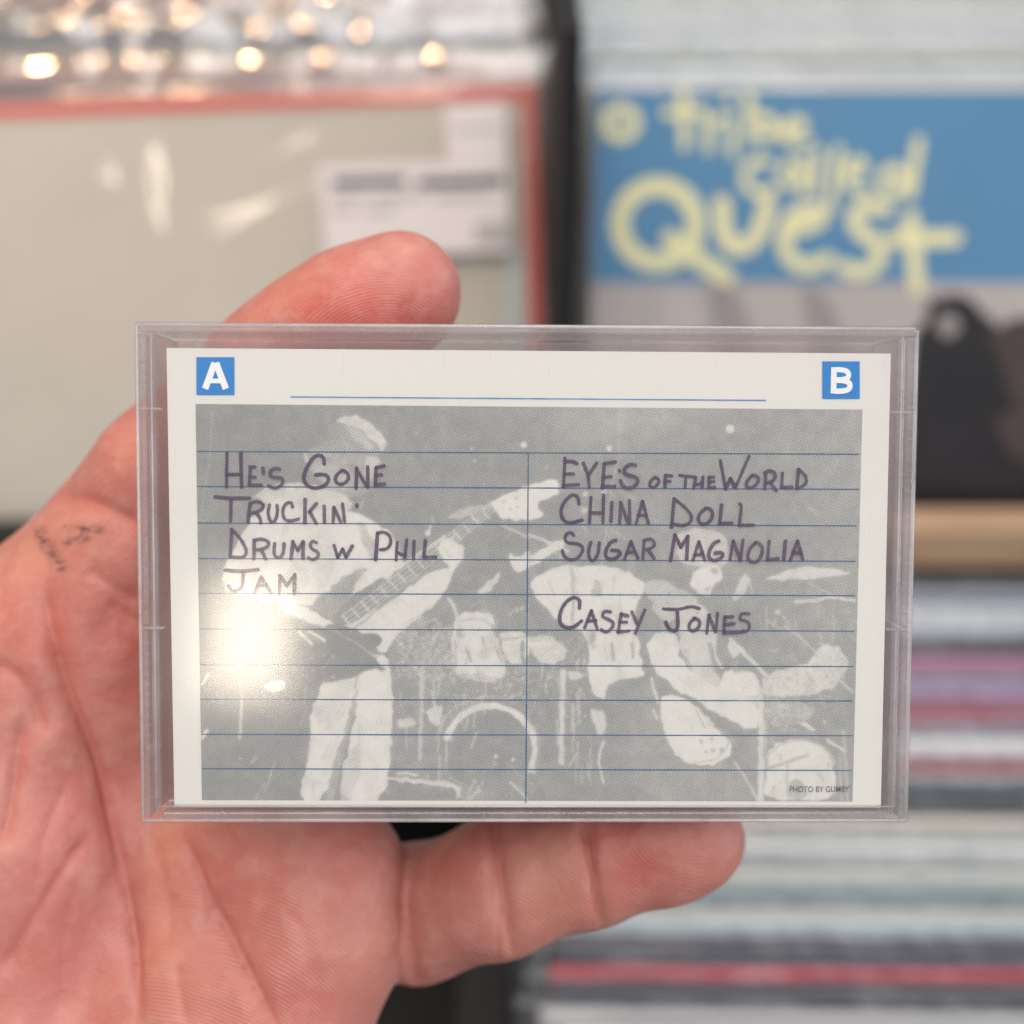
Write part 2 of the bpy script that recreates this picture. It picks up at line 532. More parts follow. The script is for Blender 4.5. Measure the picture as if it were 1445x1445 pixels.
BACKL = [('salmon pink', (0.52, 0.24, 0.20)), ('midnight blue', (0.03, 0.05, 0.09)), ('teal grey', (0.13, 0.18, 0.21)), ('dusty pink', (0.50, 0.32, 0.29)), ('beige', (0.46, 0.40, 0.32)), ('pale grey', (0.42, 0.42, 0.42)), ('slate blue', (0.10, 0.13, 0.18)),
         ('dark blue', (0.06, 0.09, 0.14)), ('steel grey', (0.24, 0.27, 0.30)), ('sand', (0.44, 0.36, 0.28)), ('charcoal', (0.09, 0.09, 0.10)),
         ('taupe', (0.34, 0.28, 0.24)), ('stone', (0.40, 0.37, 0.33)), ('blush pink', (0.52, 0.32, 0.28)), ('terracotta', (0.38, 0.20, 0.16)),
         ('mushroom', (0.36, 0.31, 0.27)), ('ash', (0.34, 0.34, 0.34)), ('umber', (0.18, 0.13, 0.10)), ('tan', (0.46, 0.36, 0.26)),
         ('graphite', (0.12, 0.12, 0.13)), ('rose', (0.44, 0.26, 0.24)), ('fawn', (0.44, 0.37, 0.30)), ('pewter', (0.28, 0.29, 0.31))]
for (cols, base, rollb, side) in ((BACKR, A, 0.0, 'behind the blue lettered album'), (BACKL, BL, rollL, 'behind the red bordered record')):
    off = 0.0
    for i, (cn, c) in enumerate(cols):
        off += random.uniform(0.009, 0.015)
        rl = rollb * (0.8 ** i) + R(random.uniform(-0.35, 0.35))
        fx = base.x * (1 if i == 0 else 1) + random.uniform(-0.003, 0.003)
        pos = Vector((fx, base.y + off, base.z - 0.004 - off * 0.06)) + U * random.uniform(-0.003, 0.0025)
        if side.endswith('record'):
            pos = pos + U * (math.sin(rollL) - math.sin(rl)) * SZ
        record(f'{cn} record filed in the row {side}', c,
               sleeve_matrix(pos, rl, LEAN + R(random.uniform(-0.3, 0.3))), f'records {side}',
               (random.choice(CRINKLED) if i % 3 == 1 else False) if side.endswith('record') else (random.choice(POLYS) if i % 2 else False))

# --- rails and the front bin
rail_hit = hit(1350, 716, A, N)
yr = rail_hit.y - 0.030
ray_top = wray(1350, 716)
t = (yr + 0.016 - CAM.y) / ray_top.y
rail_top = (CAM + ray_top * t).z
ray_bot = wray(1350, 792)
tb = (yr - CAM.y) / ray_bot.y
rail_bot = (CAM + ray_bot * tb).z
rail = obj('bin_rail', box_me('bin_rail', A.x - 0.012, A.x + SZ + 0.03, yr, yr + 0.016, rail_bot - 0.004, rail_top, 0.0012), M_WOOD)
tag(rail, 'pale wooden front rail of the bin under the blue album', 'bin rail')
railL = obj('bin_rail', box_me('bin_rail', BL.x - 0.03, B.x + 0.004, yr, yr + 0.016, rail_bot - 0.05, rail_top - 0.006, 0.0012), M_BLACK)
tag(railL, 'black front rail of the bin holding the red bordered record', 'bin rail')

FRONT = [('slate grey', (0.16, 0.17, 0.21)), ('pewter', (0.26, 0.28, 0.33)), ('pale blue', (0.50, 0.54, 0.62)), ('ice grey', (0.56, 0.58, 0.62)),
         ('dark slate', (0.13, 0.15, 0.19)), ('magenta pink', (0.44, 0.22, 0.31)), ('blue grey', (0.17, 0.20, 0.27)), ('mauve red', (0.34, 0.12, 0.16)),
         ('rose pink', (0.52, 0.24, 0.29)), ('storm blue', (0.17, 0.20, 0.26)), ('light grey', (0.52, 0.51, 0.53)), ('pinkish beige', (0.60, 0.50, 0.45)),
         ('navy slate', (0.09, 0.12, 0.17)), ('cream', (0.60, 0.56, 0.49)), ('silver grey', (0.45, 0.46, 0.46)), ('mid grey', (0.30, 0.29, 0.30)),
         ('greenish white', (0.52, 0.56, 0.52)), ('teal', (0.24, 0.31, 0.34)), ('pale aqua', (0.45, 0.54, 0.57)), ('dark plum', (0.09, 0.05, 0.07)),
         ('bright red', (0.48, 0.045, 0.065)), ('charcoal', (0.08, 0.08, 0.10)), ('ash white', (0.48, 0.47, 0.47)), ('crimson', (0.44, 0.05, 0.07)),
         ('off white', (0.62, 0.60, 0.58)), ('grey brown', (0.28, 0.25, 0.23))]
EXTRA = [('paper white', (0.74, 0.73, 0.71)), ('ink black', (0.03, 0.03, 0.04)), ('lilac', (0.42, 0.30, 0.46)), ('bright white', (0.78, 0.78, 0.78)), ('wine red', (0.30, 0.04, 0.07)),
         ('coal grey', (0.06, 0.065, 0.08)), ('milk white', (0.70, 0.70, 0.68)), ('pale stone', (0.56, 0.51, 0.47)), ('ink blue', (0.07, 0.09, 0.12)), ('snow white', (0.76, 0.76, 0.77))]
for e_, at_ in zip(EXTRA, (3, 6, 9, 13, 15, 18, 21, 25, 28, 32)):
    FRONT.insert(at_, e_)
d = wray(1100, 832)
y0 = yr - 0.010
ztop = (CAM + d * ((y0 - CAM.y) / d.y)).z
yk = y0
for i, (cn, c) in enumerate(FRONT):
    pos = Vector((0.011 + random.uniform(-0.004, 0.004), yk, ztop + random.uniform(-0.003, 0.003)))
    a = FRONT[i - 1][0] if i else 'wooden rail'
    b = FRONT[i + 1][0] if i + 1 < len(FRONT) else None
    lab = f'{cn} record between the {a} and {b} records' if b and i else \
        (f'{cn} record right below the wooden rail' if not i else f'{cn} record in front of the {a} record')
    record(lab, c, sleeve_matrix(pos, R(random.uniform(-0.25, 0.25)) + R(-0.5) * (i > 16), LEAN + R(random.uniform(-0.5, 0.5)), R(random.uniform(-0.4, 0.4))),
           'records in the front bin', False if i % 3 == 2 else None)
    yk -= random.uniform(0.0045, 0.0098)

# --- black cabinet that carries the bins
zb = ztop - 0.40
cab = empty('record_cabinet', Matrix.Translation((0, 0, 0)))
tag(cab, 'black cabinet with divider board that holds the record bins', 'cabinet')
obj('floor_board', box_me('floor_board', -0.75, 0.75, -0.05, 1.2, zb - 0.02, zb), M_BLACK, cab)
xd0 = B.x + 0.0065
xd1 = A.x - 0.0105
obj('divider_board', box_me('divider_board', xd0, xd1, A.y - 0.10, A.y + 0.55, zb + 0.001, A.z + 0.055, 0.001), M_BLACK, cab)
obj('divider_board', box_me('divider_board', -0.020, 0.000, -0.04, yr - 0.004, zb + 0.001, ztop - 0.06, 0.001), M_BLACK, cab)
obj('back_board', box_me('back_board', -0.75, 0.75, A.y + 0.56, A.y + 0.58, zb + 0.001, A.z + 0.05), M_BLACK, cab)
obj('step_board', box_me('step_board', -0.75, -0.0205, -0.04, yr - 0.006, ztop - 0.25, ztop - 0.235), M_BLACK, cab)

# ------------------------------------------------------------------ cassette case
tilt, yaw, rollc = R(3.4), R(-0.9), R(-0.25)
O = P(744.5, 813.5, 0.1786)
basis = Matrix((RIGHT, UP, BACK)).transposed()
rot = basis @ (Matrix.Rotation(tilt, 3, 'X') @ Matrix.Rotation(-yaw, 3, 'Y') @ Matrix.Rotation(rollc, 3, 'Z'))
MC = Matrix.Translation(O) @ rot.to_4x4()
MCi = MC.inverted()
NC = (rot @ Vector((0, 0, 1)))
CARDZ = -0.0016
def k(px, py):                                   # photo pixel -> card plane in case coordinates (metres)
    p = MCi @ hit(px, py, MC @ Vector((0, 0, CARDZ)), NC)
    return (p.x, p.y)
CW, CH, CD = 0.1090 / 2, 0.0703 / 2, 0.0162
case = empty('cassette_case', MC)
tag(case, 'clear plastic cassette case held in the hand, scuffed at its edges', 'cassette case')
M_PANEL = clear_plastic('clear_styrene_panel', (0.985, 0.985, 0.98), 0.10, 0.012, (0.8, 0.8, 0.8), 0.0, 160, 1.46, True, 0.0002, amount=0.075)
M_WALL = clear_plastic('clear_styrene_wall', (0.925, 0.90, 0.905), 0.14, 0.30, (0.74, 0.69, 0.70), 0.06, 500, 1.52, True, 0.0004)
M_EDGE = clear_plastic('frosted_styrene_edge', (0.93, 0.91, 0.92), 0.22, 0.32, (0.88, 0.85, 0.86), 0.3, 700, 1.55, True, 0.0004)
obj('front_panel', box_me('front_panel', -CW, CW, -CH, CH, -0.0012, 0, 0.0004, 3), M_PANEL, case)
obj('lid_top_wall', box_me('lid_top_wall', -CW + 0.0002, CW - 0.0002, CH - 0.0013, CH - 0.0001, -0.0150, -0.00122, 0.0003), M_WALL, case)
obj('lid_bottom_wall', box_me('lid_bottom_wall', -CW + 0.0028, CW - 0.0028, -CH + 0.0001, -CH + 0.0013, -0.0150, -0.00122, 0.0003), M_WALL, case)
ystep = k(220, 886)[1]
yst2 = k(220, 577)[1]
for s in (-1, 1):
    x0, x1 = sorted((s * (CW - 0.0001), s * (CW - 0.0013)))
    obj('lid_side_wall', box_me('lid_side_wall', x0, x1, ystep + 0.0003, CH - 0.0015, -0.0070, -0.00122, 0.0003), M_WALL, case)
    x0, x1 = sorted((s * (CW - 0.0001), s * (CW - 0.0011)))
    obj('hinge_ear', box_me('hinge_ear', x0, x1, -CH + 0.0002, ystep - 0.0003, -0.0120, -0.00122, 0.0003), M_WALL, case)
    x0, x1 = sorted((s * (CW - 0.0015), s * (CW - 0.0026)))
    obj('tray_side_wall', box_me('tray_side_wall', x0, x1, -CH + 0.0016, CH - 0.0016, -CD + 0.0012, -0.0014, 0.0003), M_WALL, case)
    # moulded edge bead and grip ribs along the side
    V = 26
    bm = bmesh.new()
    nr = 44
    for i in range(nr):
        yy = -CH + 0.0020 + (CH * 2 - 0.006) * i / nr
        if abs(yy - ystep) < 0.0012: continue
        hh = 0.00014
        x0, x1 = sorted((s * (CW - 0.00125), s * (CW - 0.00012)))
        r = bmesh.ops.create_cube(bm, size=1)
        for v in r['verts']:
            v.co = Vector(((x0 + x1) / 2 + v.co.x * (x1 - x0) * 0.9, yy + v.co.y * hh * 2 * random.uniform(.5, 1), -0.00085 + 0.0 + v.co.z * 0.0004 - 0.0009))
    me = bpy.data.meshes.new('grip_ribs'); bm.to_mesh(me); bm.free()
    rb = obj('grip_ribs', me, M_WALL, case)
    rb['kind'] = 'stuff'
    # pivot pin of the hinge
    bm = bmesh.new()
    bmesh.ops.create_cone(bm, cap_ends=True, segments=20, radius1=0.0014, radius2=0.0014, depth=0.0012,
                          matrix=Matrix.Translation((s * (CW + 0.0004), -CH + 0.008, -0.0095)) @ Matrix.Rotation(R(90), 4, 'Y'))
    me = bpy.data.meshes.new('hinge_pin'); bm.to_mesh(me); bm.free()
    obj('hinge_pin', me, M_EDGE, case)
obj('back_panel', box_me('back_panel', -CW + 0.0014, CW - 0.0014, -CH + 0.0003, CH - 0.0014, -CD, -CD + 0.0011, 0.0003), M_WALL, case)
obj('tray_bottom_wall', box_me('tray_bottom_wall', -CW + 0.0030, CW - 0.0030, -CH + 0.0015, -CH + 0.0026, -CD + 0.0012, -0.0030, 0.0003), M_WALL, case)
# bright moulded beads along the front outline
def bead(name, a, b, r):
    a, b = Vector(a), Vector(b)
    bm = bmesh.new()
    L = (b - a).length
    bmesh.ops.create_cone(bm, cap_ends=True, segments=10, radius1=r, radius2=r, depth=L,
                          matrix=Matrix.Translation((a + b) / 2) @ (b - a).to_track_quat('Z', 'Y').to_matrix().to_4x4())
    me = bpy.data.meshes.new(name); bm.to_mesh(me); bm.free()
    me.polygons.foreach_set('use_smooth', [True] * len(me.polygons))
    return obj(name, me, M_EDGE, case)
for s in (-1, 1):
    bead('edge_bead', (s * (CW - 0.0021), -CH + 0.001, -0.00115), (s * (CW - 0.0021), CH - 0.0015, -0.00115), 0.00014)
bead('edge_bead', (-CW + 0.0018, -CH + 0.0021, -0.00115), (CW - 0.0018, -CH + 0.0021, -0.00115), 0.00014)
for s in (-1, 1):
    bead('edge_bead', (s * (CW - 0.00035), -CH + 0.0006, -0.00035), (s * (CW - 0.00035), CH - 0.0006, -0.00035), 0.00024)
    bead('edge_bead', (-CW + 0.0006, s * (CH - 0.00035), -0.00035), (CW - 0.0006, s * (CH - 0.00035), -0.00035), 0.00024)
for s in (-1, 1):
    for yy in (ystep, yst2):
        x0, x1 = sorted((s * (CW - 0.0034), s * (CW - 0.0002)))
        obj('step_ridge', box_me('step_ridge', x0, x1, yy - 0.00018, yy + 0.00018, -0.0026, -0.00121, 0.0001), M_EDGE, case)

# ------------------------------------------------------------------ insert card
def paper_mat():
    t = NT('card_paper')
    b = t.add('ShaderNodeBsdfPrincipled')
    n = t.noise(700, 4, 0.6, t.coord())
    n2 = t.noise(30, 3, 0.6, t.coord())
    c = t.mixc(n2, (0.64, 0.612, 0.578), (0.68, 0.655, 0.62))
    t.l(t.mixc(t.math('MULTIPLY', n, 0.12), c, (0.70, 0.69, 0.64)), b.inputs['Base Color'])
    t.set(b, Roughness=0.7, Specular_IOR_Level=0.25)
    t.l(t.bump(n, 0.06, 0.0001), b.inputs['Normal'])
    t.l(b.outputs[0], t.out.inputs[0])
    return t.m
M_PAPER = paper_mat()
card = empty('insert_card', MC)
tag(card, 'white printed song list card with grey concert photograph inside the case', 'insert card')
c00, c10, c11, c01 = k(235, 491), k(1257, 499), k(1243, 1136), k(246, 1134)
def card_mesh():
    V, F = [], []
    nx, ny = 24, 16
    prof = []
    for j in range(ny + 1):
        prof.append((1 - j / ny, 0.0))
    for a in (30, 60, 90):
        prof.append((-0.0, a))
    rows = []
    for j in range(ny + 1):
        v = 1 - j / ny
        rows.append([(c01[0] * (1 - v) + c00[0] * v, c01[1] * (1 - v) + c00[1] * v, c10[0] * v + c11[0] * (1 - v), c10[1] * v + c11[1] * (1 - v), CARDZ)])
    rr = 0.0006
    last = rows[-1][0]
    for a in (30, 60, 90):
        rows.append([(last[0], last[1] - rr * math.sin(R(a)), last[2], last[3] - rr * math.sin(R(a)), CARDZ - rr * (1 - math.cos(R(a))))])
    l2 = rows[-1][0]
    rows.append([(l2[0], l2[1], l2[2], l2[3], CARDZ - 0.0118)])
    for r_ in rows:
        x0, ya, x1, yb_, z = r_[0]
        for i in range(nx + 1):
            u = i / nx
            V.append((x0 + (x1 - x0) * u, ya + (yb_ - ya) * u, z))
    for j in range(len(rows) - 1):
        for i in range(nx):
            a = j * (nx + 1) + i
            F.append((a, a + nx + 1, a + nx + 2, a + 1))
    return pydata('card_sheet', V, F, False)
sheet = obj('card_sheet', card_mesh(), M_PAPER, card)
so = sheet.modifiers.new('solid', 'SOLIDIFY'); so.thickness = 0.00022; so.offset = -1

# --- the halftone photograph: tone raster drawn with shapes, one colour value per grid vertex
GX0, GX1, GY0, GY1 = 276, 1218, 570, 1131
S = 0.78
gw, gh = int((GX1 - GX0) * S), int((GY1 - GY0) * S)
XX, YY = np.meshgrid(GX0 + np.arange(gw) / (gw - 1) * (GX1 - GX0), GY0 + np.arange(gh) / (gh - 1) * (GY1 - GY0))
def blur(a, s):
    rad = max(1, int(s * 3))
    kx = np.exp(-0.5 * (np.arange(-rad, rad + 1) / s) ** 2); kx /= kx.sum()
    a = np.pad(a, rad, mode='edge')
    a = np.apply_along_axis(lambda m: np.convolve(m, kx, 'valid'), 0, a)
    return np.apply_along_axis(lambda m: np.convolve(m, kx, 'valid'), 1, a)
def vnoise(sc, seed):
    r = np.random.RandomState(seed)
    h_, w_ = int(gh / sc) + 3, int(gw / sc) + 3
    g = r.rand(h_, w_)
    yy, xx = np.arange(gh) / sc, np.arange(gw) / sc
    yi, xi = yy.astype(int), xx.astype(int)
    fy, fx = (yy - yi)[:, None], (xx - xi)[None, :]
    fy, fx = fy * fy * (3 - 2 * fy), fx * fx * (3 - 2 * fx)
    a = g[np.ix_(yi, xi)]; b = g[np.ix_(yi, xi + 1)]; c = g[np.ix_(yi + 1, xi)]; d_ = g[np.ix_(yi + 1, xi + 1)]
    return (a * (1 - fx) + b * fx) * (1 - fy) + (c * (1 - fx) + d_ * fx) * fy
tone = 0.80 - 0.14 * (XX - 276) / 940 + 0.05 * (vnoise(60, 1) - 0.5)
tone -= 0.14 * np.clip(1 - np.hypot((XX - 880) / 150, (YY - 590) / 60), 0, 1)
WX = (vnoise(7, 11) - 0.5) * 5
WY = (vnoise(7, 12) - 0.5) * 5
def inside(pts, wobble=1.0):
    p = [(a.x, a.y) for a in smooth_path(list(pts) + [pts[0]], 1)]
    x0, x1 = min(a for a, _ in p) - 6, max(a for a, _ in p) + 6
    y0_, y1 = min(b for _, b in p) - 6, max(b for _, b in p) + 6
    i0, i1 = np.searchsorted(YY[:, 0], [y0_, y1]); j0, j1 = np.searchsorted(XX[0], [x0, x1])
    sl = (slice(i0, i1), slice(j0, j1))
    X, Y = XX[sl] + WX[sl] * wobble, YY[sl] + WY[sl] * wobble
    m = np.zeros(X.shape, bool)
    for (xa, ya), (xb, yb_) in zip(p, p[1:] + p[:1]):
        if ya == yb_: continue
        c = ((ya > Y) != (yb_ > Y)) & (X < (xb - xa) * (Y - ya) / (yb_ - ya) + xa)
        m ^= c
    return sl, m
def poly(v, *pts, a=1.0, tex=0.0, wob=1.0):
    sl, m = inside(pts, wob)
    tt = tone[sl]
    val = v + (tex * (TEX[sl] - 0.5) if tex else 0)
    tt[m] = (tt * (1 - a) + val * a)[m]
def line(v, w_, *pts, a=1.0, wob=0.5):
    p = smooth_path(pts, 1)
    for A_, B_ in zip(p[:-1], p[1:]):
        x0, x1 = min(A_.x, B_.x) - w_ - 3, max(A_.x, B_.x) + w_ + 3
        y0_, y1 = min(A_.y, B_.y) - w_ - 3, max(A_.y, B_.y) + w_ + 3
        i0, i1 = np.searchsorted(YY[:, 0], [y0_, y1]); j0, j1 = np.searchsorted(XX[0], [x0, x1])
        sl = (slice(i0, i1), slice(j0, j1))
        X, Y = XX[sl] + WX[sl] * wob, YY[sl] + WY[sl] * wob
        dx, dy = B_.x - A_.x, B_.y - A_.y
        L2 = dx * dx + dy * dy + 1e-9
        tt_ = np.clip(((X - A_.x) * dx + (Y - A_.y) * dy) / L2, 0, 1)
        dd = np.hypot(X - A_.x - tt_ * dx, Y - A_.y - tt_ * dy)
        m = np.clip(w_ / 2 + 0.5 - dd, 0, 1) * a
        tone[sl] = tone[sl] * (1 - m) + v * m
def dot(v, x, y, r, a=1.0):
    m = np.clip(r + 0.5 - np.hypot(XX - x, YY - y), 0, 1) * a
    tone[:] = tone * (1 - m) + v * m
TEX = 0.6 * vnoise(2.2, 3) + 0.4 * vnoise(5, 4)
def speck(v, n, x0, y0_, x1, y1, r0=0.8, r1=2.6, seed=0):
    r = np.random.RandomState(seed)
    for _ in range(n):
        x, y = r.uniform(x0, x1), r.uniform(y0_, y1)
        an = r.uniform(0, 3.14); L = r.uniform(0, 5)
        line(v + r.uniform(-.08, .12), r.uniform(r0, r1), (x, y), (x + L * math.cos(an), y + L * math.sin(an)), a=0.8, wob=0)
# background things first
line(.52, 2, (300, 580), (296, 640), (285, 720), a=.6)
line(.5, 4, (873, 575), (870, 640), a=.6); line(.45, 2, (872, 640), (858, 700), (852, 760), (846, 800), a=.8)
speck(.35, 26, 750, 620, 900, 800, seed=1); speck(.5, 26, 560, 620, 1190, 800, .6, 1.6, seed=2)
dot(.15, 858, 632, 4); dot(.35, 850, 692, 4); dot(.3, 824, 695, 4); dot(.3, 823, 718, 4)
line(.55, 4, (1140, 712), (1155, 725)); line(.5, 2, (872, 692), (895, 704)); line(.5, 2, (860, 745), (885, 760))
# drum kit, centre
poly(.70, (555, 865), (600, 850), (745, 840), (745, 1130), (548, 1130), (545, 960))
poly(.62, (556, 870), (640, 868), (640, 962), (560, 955), tex=.55)
speck(.3, 90, 556, 870, 640, 965, .8, 2.2, seed=3)
speck(.35, 60, 690, 930, 745, 985, .8, 2.4, seed=4)
poly(.17, (641, 868), (651, 862), (674, 860), (691, 866), (698, 875), (700, 894), (707, 927), (712, 939), (702, 960), (644, 953), (639, 941), (634, 899), tex=.12)
line(.5, 3, (648, 874), (674, 869), (694, 880)); line(.62, 4, (655, 912), (662, 930)); line(.62, 4, (680, 898), (682, 908)); line(.55, 3, (640, 900), (641, 940))
poly(.66, (640, 885), (652, 882), (655, 898), (644, 900), a=.8)
line(.25, 5, (632, 842), (642, 862), (652, 890)); line(.66, 5, (694, 880), (700, 897)); line(.6, 4, (700, 915), (706, 932))
poly(.20, (703, 892), (745, 886), (745, 934), (712, 936), tex=.2)
line(.55, 3, (704, 900), (745, 896)); line(.08, 4, (712, 906), (745, 900)); line(.68, 6, (735, 905), (736, 935))
poly(.42, (644, 945), (702, 952), (700, 963), (644, 955), tex=.3)
def arc(v, w_, cx, cy, rx, ry, a0, a1, a=1.0):
    line(v, w_, *[(cx + rx * math.cos(R(a0 + (a1 - a0) * i / 26)), cy + ry * math.sin(R(a0 + (a1 - a0) * i / 26))) for i in range(27)], a=a)
poly(.74, *[(688 + 62 * math.cos(R(a)), 1056 + 60 * math.sin(R(a))) for a in range(0, 360, 15)])
arc(.52, 3, 688, 1052, 76, 70, 188, 300, .8); arc(.12, 8, 690, 1056, 63, 62, 195, 372); arc(.4, 5, 690, 1056, 70, 66, 330, 390)
speck(.45, 10, 640, 1050, 740, 1120, .8, 2, seed=6)
dot(.2, 698, 1066, 3); dot(.25, 722, 1071, 3); line(.25, 3, (718, 1102), (742, 1128))
line(.4, 5, (595, 930), (593, 1000), (591, 1070)); line(.35, 2, (616, 1060), (618, 1035), (626, 1008)); line(.3, 2, (618, 1065), (618, 1100))
poly(.28, (600, 1000), (612, 994), (624, 994), (620, 1020), (608, 1024), tex=.3); poly(.35, (560, 1015), (585, 1012), (582, 1022), (564, 1026))
dot(.2, 564, 1021, 4)
poly(.24, (545, 1095), (650, 1104), (648, 1129), (545, 1129)); poly(.76, (546, 1101), (644, 1110), (643, 1129), (546, 1129))
line(.3, 4, (560, 1090), (588, 1092)); speck(.35, 14, 655, 1100, 682, 1126, 1, 3, seed=7)
line(.35, 3, (660, 1126), (676, 1116))
# cymbals above the kit
poly(.26, (669, 835), (690, 815), (708, 802), (698, 824), (676, 838), tex=.15)
poly(.12, (716, 779), (730, 783), (744, 772), (744, 800), (728, 806), (720, 798)); poly(.16, (745, 783), (794, 755), (797, 768), (761, 790), (745, 797), tex=.1)
line(.3, 4, (745, 752), (775, 764), (800, 776)); line(.35, 3, (706, 738), (745, 757)); poly(.66, (744, 800), (760, 795), (750, 820))
speck(.25, 10, 725, 850, 748, 870, 1, 3, seed=8)
# right half: big drum and its stand
poly(.10, (745, 821), (764, 805), (788, 797), (837, 795), (873, 800), (905, 817), (910, 829), (897, 846), (895, 870), (905, 945), (907, 950), (856, 960), (854, 984), (834, 981), (827, 935), (830, 894), (788, 875), (758, 846), tex=.08)
line(.5, 5, (805, 800), (807, 835), (805, 876)); poly(.5, (838, 815), (844, 815), (852, 838), (830, 840), tex=.3); line(.45, 3, (772, 815), (782, 840))
line(.6, 5, (861, 906), (864, 928)); line(.6, 5, (889, 906), (892, 926)); line(.35, 2, (770, 840), (800, 870))
poly(.56, (830, 880), (842, 890), (838, 915), (828, 905), tex=.4)
poly(.72, (745, 860), (790, 878), (826, 896), (828, 985), (800, 1130), (745, 1130), (757, 1070), a=.8)
poly(.30, (745, 896), (768, 892), (795, 905), (800, 930), (765, 935), (745, 915), tex=.4); line(.12, 6, (745, 908), (775, 905))
speck(.35, 70, 746, 930, 828, 990, .8, 2.6, seed=9)
line(.22, 7, (793, 945), (791, 1000), (790, 1075)); line(.4, 3, (806, 990), (806, 1030)); poly(.25, (798, 945), (822, 945), (820, 958), (802, 958), tex=.3)
poly(.26, (832, 998), (853, 1000), (852, 1030), (843, 1040), (836, 1020)); line(.3, 4, (850, 1045), (842, 1070), (850, 1105)); line(.4, 2, (830, 1055), (832, 1085))
line(.35, 2, (800, 1080), (812, 1062)); line(.4, 2, (925, 1085), (950, 1092)); line(.45, 2, (935, 1100), (937, 1130))
arc(.2, 6, 690, 1056, 63, 62, -20, 30)
# right guitarist
poly(.34, (950, 752), (975, 744), (1000, 744), (1020, 753), (1030, 775), (1020, 800), (985, 800), (955, 790), tex=.2)
poly(.10, (975, 809), (985, 800), (1004, 795), (1016, 797), (1018, 817), (1008, 822), (1001, 838), (985, 836), (972, 824), tex=.06)
poly(.40, (905, 820), (930, 812), (975, 838), (985, 845), (975, 870), (930, 875), (915, 850), tex=.25)
poly(.30, (955, 855), (985, 842), (1012, 880), (1004, 953), (1050, 968), (1066, 940), (1076, 1009), (1011, 975), (960, 930), tex=.16)
poly(.09, (911, 908), (922, 892), (940, 889), (959, 904), (956, 932), (1011, 968), (1066, 985), (1072, 1017), (1060, 1032), (1019, 1013), (955, 973), (923, 945), tex=.05)
poly(.08, (1020, 945), (1040, 940), (1068, 950), (1075, 980), (1040, 985), (1012, 970))
poly(.70, (897, 851), (914, 834), (925, 880), (910, 900), (912, 926), (929, 955), (990, 993), (1062, 1034), (1058, 1046), (1010, 1024), (985, 1000), (936, 975), (925, 985), (912, 965), (905, 940))
line(.12, 3, (998, 898), (1008, 925), (1018, 940)); line(.15, 5, (1030, 900), (1052, 922), (1080, 950)); line(.62, 6, (1000, 905), (1008, 945)); poly(.6, (1036, 930), (1050, 950), (1030, 945))
poly(.14, (1025, 905), (1040, 903), (1044, 918), (1030, 928))
poly(.05, (932, 982), (950, 977), (985, 997), (1012, 1030), (1034, 1048), (1028, 1066), (1000, 1079), (970, 1077), (946, 1056), (932, 1020))
arc(.55, 2, 985, 1030, 46, 44, 20, 100); dot(.6, 988, 1045, 3); dot(.55, 995, 1060, 3); dot(.62, 1005, 1058, 3.4); dot(.62, 1017, 1057, 3.4); dot(.55, 1003, 1041, 3)
line(.5, 3, (980, 1000), (994, 1026)); line(.45, 2, (986, 998), (1000, 1022)); poly(.62, (1000, 1020), (1040, 1040), (1034, 1050), (1012, 1030))
poly(.66, (1035, 1062), (1062, 1034), (1072, 1030), (1072, 1128), (1066, 1120), (1050, 1085)); line(.28, 3, (1036, 1075), (1058, 1108), (1068, 1130))
poly(.62, (915, 960), (930, 985), (934, 1030), (950, 1066), (985, 1084), (1030, 1072), (1060, 1112), (1066, 1130), (900, 1130), (880, 1040), a=.7)
line(.2, 4, (917, 955), (926, 990)); line(.25, 4, (921, 1000), (925, 1012))
# right end: cymbals, arm, stands and floor tom
poly(.20, (1080, 813), (1112, 802), (1140, 796), (1200, 804), (1196, 810), (1150, 812), (1100, 817), tex=.1); line(.2, 4, (1122, 846), (1150, 846), (1172, 838), (1206, 846)); line(.4, 2, (1140, 820), (1190, 845))
poly(.30, (1048, 808), (1056, 815), (1052, 830), (1032, 850), (1038, 825), tex=.2); line(.35, 2, (1055, 812), (1060, 835)); dot(.25, 1097, 861, 4); line(.35, 3, (1094, 872), (1090, 880))
line(.35, 3, (1107, 880), (1130, 898), (1150, 918)); line(.45, 2, (1177, 850), (1174, 905))
poly(.22, (1137, 935), (1152, 918), (1164, 906), (1172, 910), (1181, 909), (1193, 926), (1198, 942), (1169, 974), (1100, 982), (1075, 980), (1078, 950), (1110, 940), tex=.45)
speck(.6, 26, 1085, 945, 1165, 975, 1, 2.6, seed=12); speck(.3, 26, 1080, 978, 1190, 1000, 1, 2.6, seed=13)
line(.3, 3, (1170, 945), (1205, 975)); line(.18, 5, (1130, 1017), (1147, 1029)); line(.2, 4, (1168, 1043), (1192, 1059)); dot(.4, 1163, 1017, 2.5)
poly(.50, (1078, 985), (1150, 990), (1140, 1020), (1085, 1030), tex=.4)
line(.20, 8, (1072, 972), (1074, 1030), (1072, 1128)); line(.5, 3, (1080, 1000), (1081, 1120))
poly(.08, (1086, 1056), (1100, 1046), (1120, 1041), (1154, 1047), (1170, 1062), (1176, 1086), (1181, 1130), (1076, 1130), (1080, 1093), tex=.06)
arc(.4, 3, 1128, 1085, 50, 42, 200, 350); line(.52, 5, (1082, 1084), (1112, 1074), (1140, 1065)); line(.4, 4, (1110, 1078), (1112, 1128)); poly(.5, (1112, 1108), (1122, 1096), (1134, 1106), (1138, 1130), (1112, 1130))
line(.35, 4, (1190, 1030), (1196, 1128), a=.7); line(.45, 3, (1184, 1060), (1188, 1128))
